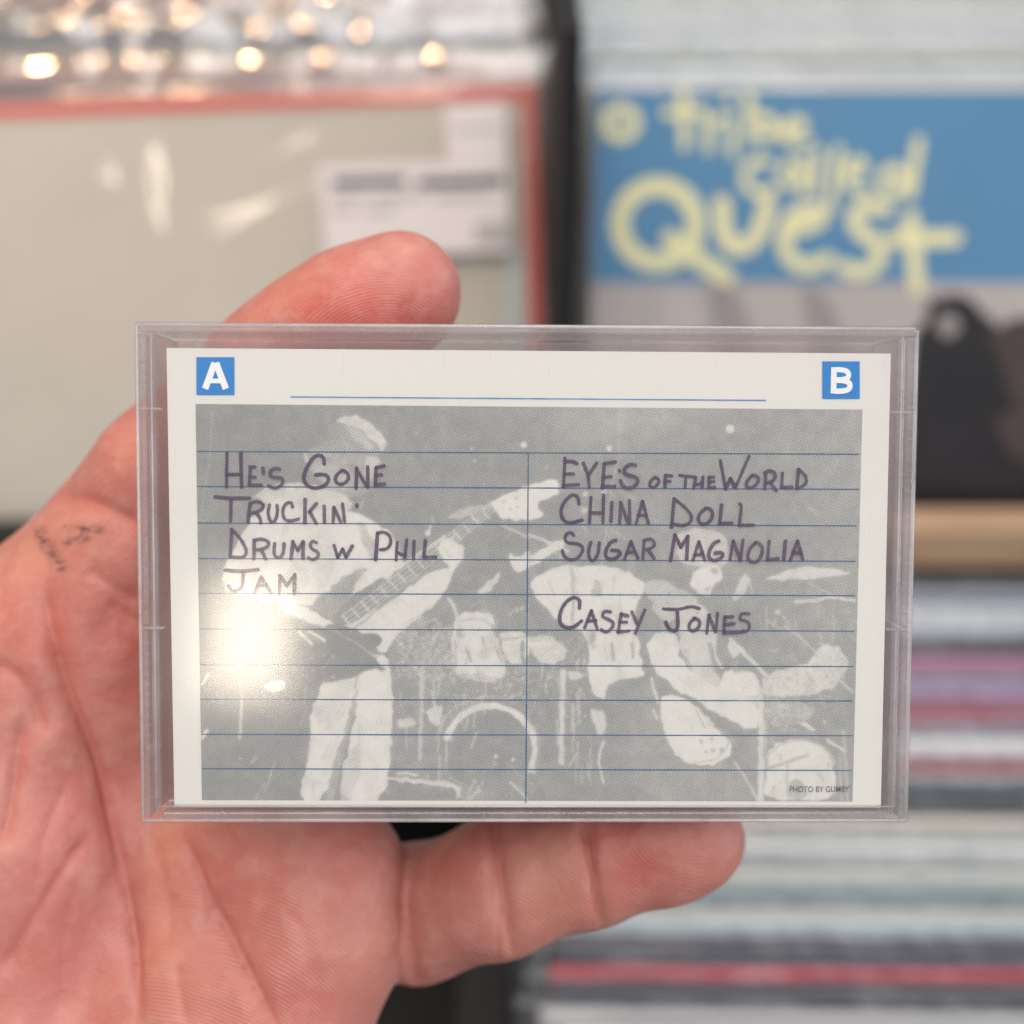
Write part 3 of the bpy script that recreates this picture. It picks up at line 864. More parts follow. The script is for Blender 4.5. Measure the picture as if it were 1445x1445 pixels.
def strokes(v, n, x0, y0_, x1, y1, l0, l1, ang, spread, w0=1.0, w1=2.0, seed=0):
    r = np.random.RandomState(seed)
    for _ in range(n):
        x, y = r.uniform(x0, x1), r.uniform(y0_, y1)
        an = R(ang + r.normal() * spread); L = r.uniform(l0, l1)
        line(v + r.uniform(-.1, .15), r.uniform(w0, w1), (x, y), (x + L * math.cos(an), y + L * math.sin(an)), a=.85, wob=.2)
strokes(.3, 26, 560, 900, 745, 1060, 10, 45, 90, 9, 1.0, 2.2, seed=51)      # stands and rods
strokes(.34, 22, 750, 900, 830, 1080, 10, 50, 90, 8, 1.0, 2.4, seed=52)
strokes(.36, 26, 640, 850, 745, 1000, 6, 26, -10, 30, 1.0, 2.2, seed=53)
strokes(.34, 20, 1080, 830, 1200, 1040, 8, 34, 35, 25, 1.0, 2.4, seed=54)
strokes(.40, 16, 1075, 830, 1200, 1040, 8, 40, 90, 12, 0.9, 1.8, seed=55)
strokes(.42, 18, 560, 1070, 745, 1125, 6, 26, 20, 40, 0.9, 1.8, seed=56)
strokes(.42, 14, 760, 640, 900, 800, 6, 30, 75, 25, 0.9, 1.8, seed=57)
strokes(.62, 22, 1090, 1050, 1178, 1125, 5, 20, 80, 30, 0.9, 1.6, seed=58)   # darker hardware over the pale drums
strokes(.55, 16, 765, 805, 900, 960, 8, 30, 85, 14, 0.9, 1.8, seed=59)
strokes(.55, 16, 645, 868, 745, 945, 6, 22, 80, 25, 0.9, 1.8, seed=60)
strokes(.5, 26, 915, 845, 1075, 1000, 6, 26, 60, 20, 0.9, 1.8, seed=61)       # folds of the right player's shirt
strokes(.52, 14, 955, 745, 1028, 800, 6, 18, 55, 25, 0.9, 1.6, seed=62)
poly(.55, (1000, 800), (1010, 798), (1012, 806), (1003, 808)); poly(.5, (990, 826), (1002, 824), (1000, 832))
# bass player, left
poly(.62, (432, 640), (470, 612), (530, 640), (536, 665), (516, 700), (470, 695), (440, 668), tex=.15)
poly(.66, (462, 600), (500, 592), (540, 625), (535, 645), (500, 640), (460, 632))
poly(.20, (473, 594), (489, 585), (509, 588), (529, 601), (541, 618), (544, 630), (538, 636), (525, 621), (505, 603), (490, 597), tex=.2)
poly(.42, (486, 600), (505, 606), (528, 628), (522, 636), (500, 622), a=.7, tex=.2)
poly(.34, (517, 641), (535, 644), (530, 664), (527, 676), (514, 682), (512, 660), tex=.2); line(.35, 4, (429, 638), (433, 650)); line(.5, 2, (512, 700), (506, 716))
poly(.30, (357, 699), (380, 684), (402, 678), (430, 680), (486, 694), (502, 712), (480, 724), (400, 722), tex=.22)
poly(.09, (352, 732), (372, 714), (395, 700), (440, 716), (495, 720), (524, 730), (548, 748), (562, 775), (570, 795), (556, 812), (530, 815), (495, 838), (470, 856), (440, 852), (400, 846), (360, 846), (322, 836), (312, 812), (325, 780), (340, 755), tex=.05)
poly(.46, (500, 735), (512, 734), (536, 786), (524, 794), tex=.2); line(.3, 2, (400, 735), (396, 780)); line(.3, 3, (390, 806), (415, 815), (420, 830))
poly(.66, (428, 854), (444, 845), (494, 802), (522, 798), (506, 814), (497, 835), (475, 861), (470, 874), (449, 859))
poly(.10, (392, 848), (411, 845), (436, 857), (474, 878), (470, 884), (452, 879), (420, 868), (396, 862))
poly(.14, (642, 798), (632, 822), (612, 850), (581, 876), (556, 896), (542, 926), (514, 902), (470, 884), (500, 872), (541, 852), (573, 828), (605, 806), tex=.12)
# trousers
poly(.13, (437, 1005), (450, 970), (462, 930), (503, 930), (495, 1000), (478, 1049), (457, 1131), (419, 1131), (430, 1080), (440, 1040), tex=.08)
poly(.11, (504, 925), (535, 922), (549, 930), (553, 992), (551, 1040), (545, 1131), (478, 1131), (484, 1080), (496, 1030), (503, 992), tex=.07)
poly(.60, (505, 940), (500, 1000), (488, 1045), (470, 1131), (456, 1131), (477, 1049), (494, 1000)); poly(.36, (486, 1075), (504, 1040), (510, 1060), (500, 1131), (474, 1131), a=.7, tex=.1)
line(.3, 2, (503, 955), (500, 985)); poly(.28, (440, 990), (480, 985), (492, 1010), (450, 1030), a=.5, tex=.3)
strokes(.42, 30, 340, 720, 560, 840, 8, 34, 70, 25, 0.9, 1.8, seed=63); strokes(.40, 22, 430, 960, 550, 1120, 14, 50, 95, 9, 0.9, 1.8, seed=64); strokes(.45, 14, 480, 590, 540, 650, 6, 16, 40, 25, .9, 1.6, seed=65)
poly(.48, (440, 655), (470, 650), (500, 668), (510, 690), (470, 690), (446, 675), a=.6, tex=.2); line(.75, 3, (488, 655), (500, 657)); line(.72, 3, (512, 672), (522, 674))
# guitar
poly(.84, (398, 925), (420, 900), (470, 872), (500, 886), (520, 892), (537, 893), (540, 904), (517, 918), (532, 932), (548, 945), (521, 941), (501, 955), (469, 958), (440, 970), (408, 962), tex=.12)
poly(.74, (478, 864), (540, 818), (600, 773), (690, 702), (700, 713), (650, 758), (612, 792), (550, 838), (492, 884), tex=.1)
for i in range(17):
    f = i / 16
    xa, ya = 482 + (690 - 482) * f, 866 + (706 - 866) * f
    line(.12, 2.0, (xa, ya), (xa + 11, ya + 13), a=.9, wob=.3)
for o in range(4):
    line(.2, 1.4, (480 + o * 4, 868 + o * 5), (600 + o * 3.5, 777 + o * 4.6), (694 + o * 2, 704 + o * 3.5), a=.8, wob=.3)
line(.12, 3, (560, 800), (600, 772), (625, 754)); line(.62, 2.5, (494, 888), (552, 842), (614, 796), (650, 764)); line(.55, 2.5, (470, 886), (500, 905), (530, 925)); line(.5, 2, (392, 864), (430, 874), (470, 888))
poly(.44, (625, 731), (650, 715), (692, 707), (692, 716), (655, 728), tex=.2)
poly(.06, (693, 707), (716, 693), (745, 684), (775, 674), (787, 679), (788, 689), (781, 699), (762, 704), (756, 712), (768, 722), (760, 730), (735, 733), (706, 729), (697, 716))
for (x, y) in ((709, 706), (726, 701), (728, 713), (718, 716)): dot(.5, x, y, 2.4)
poly(.10, (621, 760), (632, 756), (646, 764), (655, 770), (652, 784), (640, 803), (626, 792), (617, 772)); line(.42, 3, (624, 770), (634, 782)); line(.3, 3, (634, 762), (640, 752)); line(.2, 3, (606, 740), (602, 752))
line(.12, 4, (421, 889), (440, 906)); line(.12, 4, (435, 888), (457, 901)); line(.62, 3, (428, 888), (450, 905))
speck(.3, 40, 405, 920, 470, 965, .8, 2.2, seed=21); poly(.16, (372, 965), (395, 955), (405, 960), (400, 972), (378, 974), tex=.3)
poly(.5, (360, 760), (385, 770), (372, 812), (340, 826), (330, 800), a=.35, tex=.3); poly(.45, (450, 740), (476, 750), (470, 820), (440, 835), a=.4, tex=.3); poly(.5, (410, 790), (440, 800), (430, 840), (390, 836), a=.3, tex=.4)
speck(.2, 60, 640, 940, 745, 1000, .8, 2.4, seed=31); speck(.2, 70, 556, 880, 640, 1000, .8, 2.0, seed=32); speck(.25, 40, 760, 880, 830, 1010, .8, 2.6, seed=33); speck(.62, 40, 1080, 920, 1190, 985, 1, 3, seed=34); speck(.66, 30, 900, 830, 1010, 940, .8, 2.2, seed=35)
line(.34, 4, (340, 985), (339, 1040)); line(.4, 2, (338, 915), (340, 985)); line(.45, 2, (372, 1118), (388, 1075)); line(.5, 2, (360, 1128), (372, 1105)); dot(.4, 339, 1070, 2); line(.45, 3, (355, 1075), (362, 1066))
line(.1, 4, (286, 963), (293, 950)); line(.1, 5, (285, 1040), (291, 1030)); dot(.12, 1029, 605, 6); dot(.15, 737, 627, 4.5); dot(.15, 602, 750, 4); dot(.4, 664, 632, 2.5); dot(.4, 668, 649, 2.5); dot(.5, 586, 611, 2)
line(.25, 2, (607, 727), (610, 735))
lit = np.clip((0.42 - blur(tone, 1.2)) / 0.2, 0, 1)
tone = tone + lit * (0.30 * np.clip(vnoise(16, 41) - 0.48, 0, 1) + 0.16 * (vnoise(5, 42) - 0.35)) + (1 - lit) * 0.10 * (vnoise(9, 43) - 0.5)
tone = 0.80 * tone + 0.20 * blur(tone, 4.0)
tone = np.clip(blur(tone, 0.8) + 0.05 * (vnoise(1.6, 31) - 0.5), 0.03, 0.9)

def photo_mat():
    t = NT('halftone_print')
    b = t.add('ShaderNodeBsdfPrincipled')
    at = t.add('ShaderNodeAttribute', attribute_name='tone')
    sx = t.add('ShaderNodeSeparateXYZ'); t.l(t.coord(), sx.inputs[0])
    pitch = 0.00031
    kf = 2 * math.pi / pitch
    a = R(38)
    u = t.math('ADD', t.math('MULTIPLY', sx.outputs[0], kf * math.cos(a)), t.math('MULTIPLY', sx.outputs[1], kf * math.sin(a)))
    v = t.math('SUBTRACT', t.math('MULTIPLY', sx.outputs[1], kf * math.cos(a)), t.math('MULTIPLY', sx.outputs[0], kf * math.sin(a)))
    h = t.math('ADD', t.math('MULTIPLY', t.math('ADD', t.math('COSINE', u), t.math('COSINE', v)), 0.13), 0.5)
    grain = t.math('MULTIPLY', t.math('SUBTRACT', t.noise(5200, 2, 0.6, t.coord()), 0.5), 0.55)
    e = t.math('ADD', t.math('SUBTRACT', at.outputs['Fac'], h), grain)
    ink = t.math('MULTIPLY', t.math('ADD', t.math('MULTIPLY', e, 1.5), 0.52), 1.0)
    cl = t.add('ShaderNodeClamp'); t.l(ink, cl.inputs[0])
    pap = (0.655, 0.627, 0.592)
    t.l(t.mixc(cl.outputs[0], pap, (0.220, 0.221, 0.223)), b.inputs['Base Color'])
    t.set(b, Roughness=0.65, Specular_IOR_Level=0.25)
    t.l(b.outputs[0], t.out.inputs[0])
    return t.m
q00, q10, q11, q01 = k(276, 570), k(1217, 578), k(1203, 1131), k(285, 1129)
uu, vv = np.meshgrid(np.linspace(0, 1, gw), np.linspace(0, 1, gh))
gx = (q00[0] * (1 - uu) + q10[0] * uu) * (1 - vv) + (q01[0] * (1 - uu) + q11[0] * uu) * vv
gy = (q00[1] * (1 - uu) + q10[1] * uu) * (1 - vv) + (q01[1] * (1 - uu) + q11[1] * uu) * vv
co = np.stack([gx, gy, np.full_like(gx, CARDZ + 0.00004)], -1).reshape(-1, 3).astype(np.float32)
# tone was drawn in straight photo pixels: sample it at the pixel each grid point falls on
pxs = (276 * (1 - uu) + 1217 * uu) * (1 - vv) + (285 * (1 - uu) + 1203 * uu) * vv
pys = (570 * (1 - uu) + 578 * uu) * (1 - vv) + (1129 * (1 - uu) + 1131 * uu) * vv
fi = np.clip((pys - GY0) / (GY1 - GY0) * (gh - 1), 0, gh - 1.001); fj = np.clip((pxs - GX0) / (GX1 - GX0) * (gw - 1), 0, gw - 1.001)
i0 = fi.astype(int); j0 = fj.astype(int); a_ = fi - i0; b_ = fj - j0
tn = (tone[i0, j0] * (1 - b_) + tone[i0, j0 + 1] * b_) * (1 - a_) + (tone[i0 + 1, j0] * (1 - b_) + tone[i0 + 1, j0 + 1] * b_) * a_
def np_mesh(name, co, quads, smooth=False):
    me = bpy.data.meshes.new(name)
    me.vertices.add(len(co)); me.vertices.foreach_set('co', np.asarray(co, np.float32).ravel())
    me.loops.add(quads.size); me.loops.foreach_set('vertex_index', quads.astype(np.int32).ravel())
    me.polygons.add(len(quads)); me.polygons.foreach_set('loop_start', np.arange(0, quads.size, 4, dtype=np.int32))
    me.update(calc_edges=True)
    if smooth: me.polygons.foreach_set('use_smooth', np.ones(len(quads), bool))
    return me
idx = np.arange(gw * gh).reshape(gh, gw)
quads = np.stack([idx[1:, :-1], idx[1:, 1:], idx[:-1, 1:], idx[:-1, :-1]], -1).reshape(-1, 4)
pm = np_mesh('printed_photograph', co, quads)
at = pm.attributes.new('tone', 'FLOAT', 'POINT'); at.data.foreach_set('value', tn.astype(np.float32).ravel())
ph = obj('printed_photograph', pm, photo_mat(), card)
ph['label'] = 'grey halftone photograph of musicians on stage'

# --- ruled lines
M_LINE = simple('blue_rule_ink', (0.03, 0.10, 0.20), 0.6, 0.25, 900)
M_LINE2 = simple('bright_blue_rule_ink', (0.03, 0.20, 0.50), 0.6, 0.2, 900)
px1 = 0.0000985
zl = CARDZ + 0.00008
def rule(name, a, b, w_, z, mat):
    V, F = [], []
    n = 40
    pa, pb = Vector(k(*a)), Vector(k(*b))
    t_ = (pb - pa).normalized(); nn = Vector((-t_.y, t_.x))
    for i in range(n + 1):
        c = pa + (pb - pa) * i / n
        r = w_ * px1 / 2 * random.uniform(0.8, 1.2)
        V += [(*(c + nn * r), z), (*(c - nn * r), z)]
    F = [(2 * i + 1, 2 * i + 3, 2 * i + 2, 2 * i) for i in range(n)]
    return obj(name, up_faces(pydata(name, V, F)), mat, card)
for (ya, yb_, xa, xb) in ((637, 641, 278, 1212), (686.5, 690.5, 278, 1212), (738, 742, 279, 1209), (788, 792, 280, 1207), (837, 840.5, 280, 1206),
                          (887.5, 890.5, 281, 1206), (938, 940.5, 282, 1204), (986.5, 989, 283, 1203), (1036, 1038, 284, 1203), (1084.5, 1087, 285, 1200)):
    rule('ruled_line', (xa, ya), (xb, yb_), 1.55, zl, M_LINE)
rule('ruled_line', (745.5, 639), (742, 1133), 1.6, zl + 0.00002, M_LINE)
rule('ruled_line', (410, 560), (1081, 565), 1.5, zl, M_LINE2)

# --- A and B squares
M_SQ = simple('bright_blue_print', (0.002, 0.175, 0.52), 0.55, 0.08, 500)
M_WH = simple('white_print', (0.78, 0.78, 0.78), 0.6, 0.03)
def square(x0, y0_, x1, y1, strokes, org):
    pts = [k(x0, y1), k(x1, y1), k(x1, y0_), k(x0, y0_)]
    sq = obj('side_square', up_faces(pydata('side_square', [(a, b, zl) for a, b in pts], [(0, 1, 2, 3)])), M_SQ, card)
    V, F = [], []
    for i, (wd, st) in enumerate(strokes):
        ribbon(V, F, [k(org[0] + a / 5.78, org[1] + b / 5.78) for a, b in st], wd * 1.06 / 5.78 * px1, zl + 0.00003 + 0.00002 * i, cap=False)
    obj('side_letter', up_faces(pydata('side_letter', V, F)), M_WH, sq)
square(277.3, 504, 331, 557.5, [(50, [(770, 474), (692, 686)]), (50, [(780, 474), (862, 686)]), (36, [(730, 622), (830, 622)])], (170, 430))
square(1160.2, 510, 1213, 563, [(44, [(616, 510), (612, 724)]), (40, [(615, 530), (690, 530), (735, 550), (735, 595), (690, 612), (620, 612)]),
                                (42, [(620, 616), (700, 618), (748, 640), (742, 690), (690, 706), (615, 706)])], (1070, 430))

# --- small printed credit
fc = bpy.data.curves.new('credit_curve', 'FONT')
fc.body = 'PHOTO BY GUMBY'
fc.size = 0.00122
fc.offset = 0.00001
fo = bpy.data.objects.new('credit_tmp', fc); COL.objects.link(fo)
dg = bpy.context.evaluated_depsgraph_get()
cm = bpy.data.meshes.new_from_object(fo.evaluated_get(dg))
bpy.data.objects.remove(fo)
xs = [v.co.x for v in cm.vertices]
want = k(1198, 1116)[0] - k(1114, 1116)[0]
sx_ = want / (max(xs) - min(xs))
ox, oy = k(1114, 1117.5)
for v in cm.vertices:
    v.co = Vector((ox + (v.co.x - min(xs)) * sx_, oy + v.co.y, zl + 0.00003))
obj('printed_credit', up_faces(cm), simple('credit_ink', (0.10, 0.11, 0.12), 0.6, 0.3, 2000), card)

# --- handwriting
def ink_mat():
    t = NT('purple_marker_ink')
    b = t.add('ShaderNodeBsdfPrincipled')
    n = t.noise(900, 3, 0.6, t.coord())
    n2 = t.noise(160, 2, 0.5, t.coord())
    t.l(t.mixc(n2, (0.050, 0.036, 0.085), (0.110, 0.066, 0.130)), b.inputs['Base Color'])
    t.set(b, Roughness=0.6, Specular_IOR_Level=0.2)
    tr = t.add('ShaderNodeBsdfTransparent')
    m = t.add('ShaderNodeMixShader')
    t.l(t.math('ADD', t.math('MULTIPLY', n, 0.34), 0.60), m.inputs[0])
    t.l(tr.outputs[0], m.inputs[1]); t.l(b.outputs[0], m.inputs[2])
    t.l(m.outputs[0], t.out.inputs[0])
    return t.m
M_INK = ink_mat()
BL1, BL2, BL3 = (270, 560, 5.78), (500, 560, 5.78), (270, 800, 4.248)
BR1, BR2, BR3, BR4 = (740, 560, 5.78), (970, 560, 5.78), (740, 790, 4.128), (970, 790, 4.128)
WORDS = [
 ('HE\'S', [(BL1, [[(292, 460), (288, 735)], [(405, 460), (412, 735)], [(290, 634), (410, 632)],
   [(484, 575), (474, 720)], [(482, 572), (520, 572)], [(480, 655), (524, 654)], [(474, 718), (572, 718)], [(585, 580), (590, 625)],
   [(722, 590), (690, 578), (650, 600), (640, 635), (670, 658), (725, 655), (752, 672), (745, 710), (710, 738), (670, 745), (630, 722)]])]),
 ('GONE', [(BL1, [[(1085, 545), (1080, 495), (1045, 472), (1000, 490), (950, 560), (918, 640), (920, 690), (960, 735), (1020, 748), (1090, 725), (1125, 680), (1110, 640), (1060, 630), (1012, 638)],
   [(1230, 600), (1182, 640), (1172, 680), (1198, 712), (1240, 712), (1280, 680), (1285, 635), (1252, 603), (1230, 600)]]),
   (BL2, [[(20, 580), (15, 745)], [(20, 590), (105, 735)], [(110, 570), (112, 735)], [(178, 580), (172, 715)], [(180, 576), (245, 562)], [(178, 640), (222, 635)], [(172, 718), (248, 710)]])]),
 ('TRUCKIN', [(BL1, [[(195, 815), (300, 827), (475, 826)], [(325, 835), (322, 1012)],
   [(482, 870), (470, 950), (465, 1025)], [(480, 872), (530, 848), (585, 868), (590, 905), (550, 937), (492, 947)], [(530, 945), (566, 990), (568, 1030)],
   [(640, 880), (625, 940), (640, 1005), (668, 1028), (695, 990), (705, 930), (700, 880)],
   [(828, 898), (820, 862), (790, 858), (755, 890), (745, 950), (765, 1002), (810, 1014), (875, 995)],
   [(930, 835), (928, 1025)], [(1022, 870), (965, 935)], [(968, 935), (1020, 1028)], [(1085, 890), (1088, 1020)],
   [(1165, 900), (1158, 1018)], [(1165, 900), (1220, 1015)], [(1235, 870), (1252, 1015)], [(1351, 880), (1353, 892)]])]),
 ('DRUMS', [(BL1, [[(332, 1080), (318, 1305)], [(332, 1080), (400, 1150), (445, 1230), (452, 1278), (420, 1312), (320, 1305)],
   [(515, 1170), (512, 1320)], [(515, 1167), (580, 1156), (634, 1180), (628, 1220), (570, 1246), (525, 1246)], [(575, 1250), (608, 1320)],
   [(682, 1195), (674, 1270), (690, 1307), (730, 1310), (755, 1270), (758, 1195)],
   [(830, 1180), (815, 1318)], [(830, 1182), (870, 1250)], [(870, 1250), (915, 1180)], [(915, 1180), (912, 1315)],
   [(1022, 1187), (990, 1173), (968, 1205), (985, 1240), (1032, 1260), (1042, 1290), (1015, 1320), (985, 1326), (955, 1310)]])]),
 ('W', [(BL1, [[(1165, 1210), (1195, 1310)], [(1195, 1310), (1235, 1240)], [(1235, 1240), (1262, 1305)], [(1262, 1305), (1315, 1215)]])]),
 ('PHIL', [(BL2, [[(190, 1110), (175, 1325)], [(190, 1112), (240, 1098), (292, 1130), (302, 1190), (270, 1242), (212, 1246)],
   [(350, 1185), (342, 1330)], [(347, 1262), (380, 1285), (418, 1290)], [(428, 1165), (412, 1310)], [(488, 1175), (483, 1320)], [(580, 1170), (568, 1302)], [(568, 1304), (665, 1305)]])]),
 ('JAM', [(BL3, [[(205, 18), (300, 28), (402, 15)], [(312, 35), (310, 110), (285, 142), (245, 146), (223, 112)],
   [(420, 60), (380, 155)], [(420, 60), (480, 155)], [(398, 112), (455, 106)], [(532, 50), (528, 160)], [(532, 50), (575, 110)], [(575, 110), (622, 45)], [(622, 45), (618, 158)]])]),
 ('EYES', [(BR1, [[(330, 500), (330, 540), (318, 738)], [(335, 528), (390, 525), (430, 545)], [(335, 628), (400, 628)], [(318, 722), (440, 715)],
   [(480, 540), (520, 640)], [(588, 540), (520, 640)], [(520, 640), (528, 740)], [(650, 545), (635, 745)], [(655, 545), (740, 530)], [(650, 655), (705, 650)], [(635, 730), (735, 728)],
   [(774, 597), (777, 605)], [(902, 557), (860, 546), (815, 580), (808, 615), (850, 640), (905, 650), (927, 685), (905, 725), (850, 748), (800, 730), (780, 680)]])]),
 ('OF', [(BR1, [[(1065, 655), (1022, 690), (1022, 735), (1060, 740), (1095, 705), (1095, 670), (1065, 655)], [(1150, 640), (1145, 735)], [(1150, 640), (1200, 645)], [(1145, 690), (1185, 688)]])]),
 ('THE', [(BR1, [[(1265, 640), (1395, 655)], [(1315, 660), (1310, 742)]]), (BR2, [[(65, 660), (50, 745)], [(125, 655), (118, 740)], [(60, 716), (120, 706)],
   [(175, 660), (172, 740)], [(175, 655), (212, 655)], [(175, 695), (215, 690)], [(172, 740), (222, 738)]])]),
 ('WORLD', [(BR2, [[(268, 520), (310, 750)], [(310, 750), (350, 665)], [(350, 665), (390, 740)], [(390, 740), (500, 485)],
   [(525, 642), (480, 690), (478, 735), (520, 747), (572, 705), (582, 660), (545, 637), (525, 642)],
   [(636, 630), (630, 750)], [(630, 620), (670, 598), (712, 620), (716, 660), (680, 696), (640, 700)], [(680, 705), (722, 765)],
   [(772, 620), (765, 735)], [(765, 737), (850, 735)], [(902, 590), (888, 745)], [(902, 590), (960, 640), (970, 690), (940, 727), (890, 745)]])]),
 ('CHINA', [(BR1, [[(445, 872), (440, 820), (400, 793), (350, 825), (305, 890), (295, 950), (320, 1012), (370, 1032), (470, 1005)],
   [(542, 820), (530, 1025)], [(645, 800), (640, 1025)], [(535, 945), (640, 945)], [(712, 860), (705, 1015)], [(785, 860), (775, 1030)], [(785, 860), (845, 1030)], [(855, 845), (858, 1030)],
   [(962, 850), (910, 1030)], [(962, 850), (1010, 1030)], [(930, 965), (990, 965)]])]),
 ('DOLL', [(BR1, [[(1220, 830), (1200, 1065)], [(1220, 830), (1310, 900), (1368, 970), (1350, 1032), (1290, 1052), (1200, 1035)]]),
   (BR2, [[(150, 908), (100, 950), (83, 1000), (108, 1036), (150, 1040), (197, 1000), (207, 940), (180, 910), (150, 908)], [(277, 880), (262, 1030)], [(262, 1032), (360, 1030)],
   [(425, 872), (441, 880), (420, 1050)], [(420, 1046), (535, 1045)]])]),
 ('SUGAR', [(BR1, [[(402, 1130), (380, 1103), (345, 1113), (325, 1160), (350, 1192), (430, 1195), (478, 1220), (470, 1272), (430, 1322), (370, 1332), (320, 1300), (310, 1250)],
   [(542, 1185), (520, 1260), (530, 1322), (560, 1342), (600, 1290), (610, 1190)], [(745, 1170), (710, 1178), (670, 1230), (655, 1290), (690, 1327), (750, 1317), (787, 1275), (760, 1250), (710, 1252)],
   [(868, 1180), (815, 1325)], [(868, 1180), (925, 1315)], [(840, 1270), (888, 1262)], [(975, 1170), (965, 1320)], [(975, 1170), (1030, 1153), (1064, 1190), (1050, 1227), (990, 1246)], [(1010, 1250), (1055, 1315)]])]),
 ('MAGNOLIA', [(BR1, [[(1227, 1125), (1190, 1335)], [(1227, 1125), (1275, 1225)], [(1275, 1225), (1332, 1135)], [(1332, 1135), (1322, 1325)]]),
   (BR2, [[(92, 1180), (45, 1330)], [(92, 1180), (140, 1330)], [(62, 1290), (120, 1280)], [(252, 1175), (210, 1193), (175, 1250), (168, 1310), (210, 1337), (265, 1322), (292, 1285), (270, 1265), (220, 1275)],
   [(370, 1175), (345, 1325)], [(370, 1175), (430, 1330)], [(450, 1165), (430, 1330)], [(550, 1188), (500, 1240), (485, 1310), (520, 1352), (570, 1342), (607, 1280), (607, 1220), (575, 1188), (550, 1188)],
   [(662, 1175), (650, 1325)], [(650, 1327), (735, 1318)], [(795, 1175), (780, 1325)], [(892, 1175), (835, 1325)], [(892, 1175), (935, 1320)], [(855, 1265), (920, 1275)]])]),
 ('CASEY', [(BR3, [[(320, 280), (324, 232), (285, 213), (235, 250), (205, 310), (205, 370), (240, 397), (290, 392), (332, 355)],
   [(390, 295), (350, 395)], [(390, 295), (425, 405)], [(370, 356), (415, 352)], [(500, 302), (465, 296), (450, 330), (490, 345), (522, 365), (505, 405), (475, 422), (445, 405)],
   [(563, 312), (545, 420)], [(565, 315), (602, 325)], [(560, 360), (595, 362)], [(545, 420), (607, 412)], [(625, 300), (655, 372)], [(700, 290), (645, 425)]])]),
 ('JONES', [(BR3, [[(810, 285), (900, 290), (970, 268), (1018, 283)], [(890, 300), (895, 400), (870, 417), (840, 402), (823, 362)]]),
   (BR4, [[(40, 338), (10, 370), (8, 405), (38, 417), (70, 388), (72, 352), (40, 338)], [(125, 320), (112, 425)], [(125, 320), (160, 415)], [(174, 310), (165, 415)],
   [(217, 330), (210, 425)], [(217, 332), (262, 330)], [(213, 378), (270, 370)], [(210, 425), (315, 420)], [(357, 313), (312, 308), (298, 345), (345, 355), (364, 380), (345, 418), (318, 412)]])]),
]
zi = CARDZ + 0.00014
for word, blocks in WORDS:
    V, F = [], []
    i = 0
    for (ox_, oy_, s_), strokes in blocks:
        for st in strokes:
            wd = 4.7 if word in ('OF', 'THE') else 5.0
            ribbon(V, F, [k(ox_ + a / s_, oy_ + b / s_) for a, b in st], wd * px1 * random.uniform(.92, 1.1), zi + 0.00002 * i, 0.10)
            i += 1
    obj('handwritten_word', up_faces(pydata('handwritten_word', V, F)), M_INK, card)

# ------------------------------------------------------------------ hand (one continuous skin)
def J(px, py, Z):                               # joint in camera frame, millimetres
    s = Z / (D0 * 1000) * PXM * 1000
    return np.array([(px - 722.5) * s, -(py - 722.5) * s, -Z])
def cap(p, a, ra, b, rb):
    ab = b - a
    t_ = np.clip(((p - a) @ ab) / (ab @ ab), 0, 1)
    return np.linalg.norm(p - a - t_[..., None] * ab, axis=-1) - (ra + (rb - ra) * t_)
def smin(a, b, kk):
    h_ = np.clip(0.5 + 0.5 * (b - a) / kk, 0, 1)
    return b * (1 - h_) + a * h_ - kk * h_ * (1 - h_)
def chain(p, js, kk=3.0):
    d_ = None
    for (a, ra), (b, rb) in zip(js[:-1], js[1:]):
        c = cap(p, a, ra, b, rb)
        d_ = c if d_ is None else smin(d_, c, kk)
    return d_
THUMB = [(J(562, 416, 204.6), 10.3), (J(500, 446, 204.8), 10.5), (J(440, 488, 206.2), 10.5), (J(380, 538, 208), 10.6), (J(248, 680, 214), 13.6), (J(118, 935, 225), 23.4)]
THENAR = [(J(118, 935, 225), 23.4), (J(40, 1200, 221), 24.0), (J(40, 1560, 220), 26.0)]
WRIST = [(J(60, 1560, 222), 27.0), (J(-40, 1800, 228), 27.0), (J(-180, 2150, 232), 29.0)]
PALMS = [[(J(420, 740, 217), 10.0), (J(220, 1150, 226), 15.0), (J(90, 1500, 224), 20.0)],
         [(J(420, 905, 218), 10.5), (J(220, 1250, 226), 16.0), (J(100, 1520, 224), 20.0)],
         [(J(425, 1072, 216), 11.0), (J(250, 1330, 222), 16.0), (J(110, 1540, 222), 22.0)],
         [(J(400, 1150, 214), 13.0), (J(448, 1240, 211.5), 13.0), (J(446, 1318, 210.5), 13.6), (J(378, 1460, 210), 15.5), (J(220, 1640, 218), 21.0)],
         [(J(330, 1230, 214), 13.0), (J(280, 1400, 214), 15.5), (J(180, 1560, 216), 22.0)]]
FINGERS = [[(J(440, 1280, 222), 10.0), (J(585, 1288, 218.5), 10.9), (J(706, 1252, 210.5), 10.7), (J(838, 1213, 208.3), 9.9), (J(930, 1192, 207.6), 9.4), (J(972, 1182, 207.2), 8.9)],
           [(J(425, 1066, 217), 10.5), (J(600, 1036, 212), 9.9), (J(770, 1012, 207.8), 9.8), (J(960, 985, 206.5), 9.2), (J(1110, 965, 205.5), 8.2)],
           [(J(420, 895, 218), 10.6), (J(600, 870, 212), 10.0), (J(790, 850, 207.3), 10.0), (J(1010, 822, 206), 9.3), (J(1160, 805, 205), 8.3)],
           [(J(415, 725, 217), 10.4), (J(570, 690, 211), 9.9), (J(750, 660, 206.3), 10.0), (J(950, 636, 205), 9.2), (J(1100, 618, 204), 8.3)]]
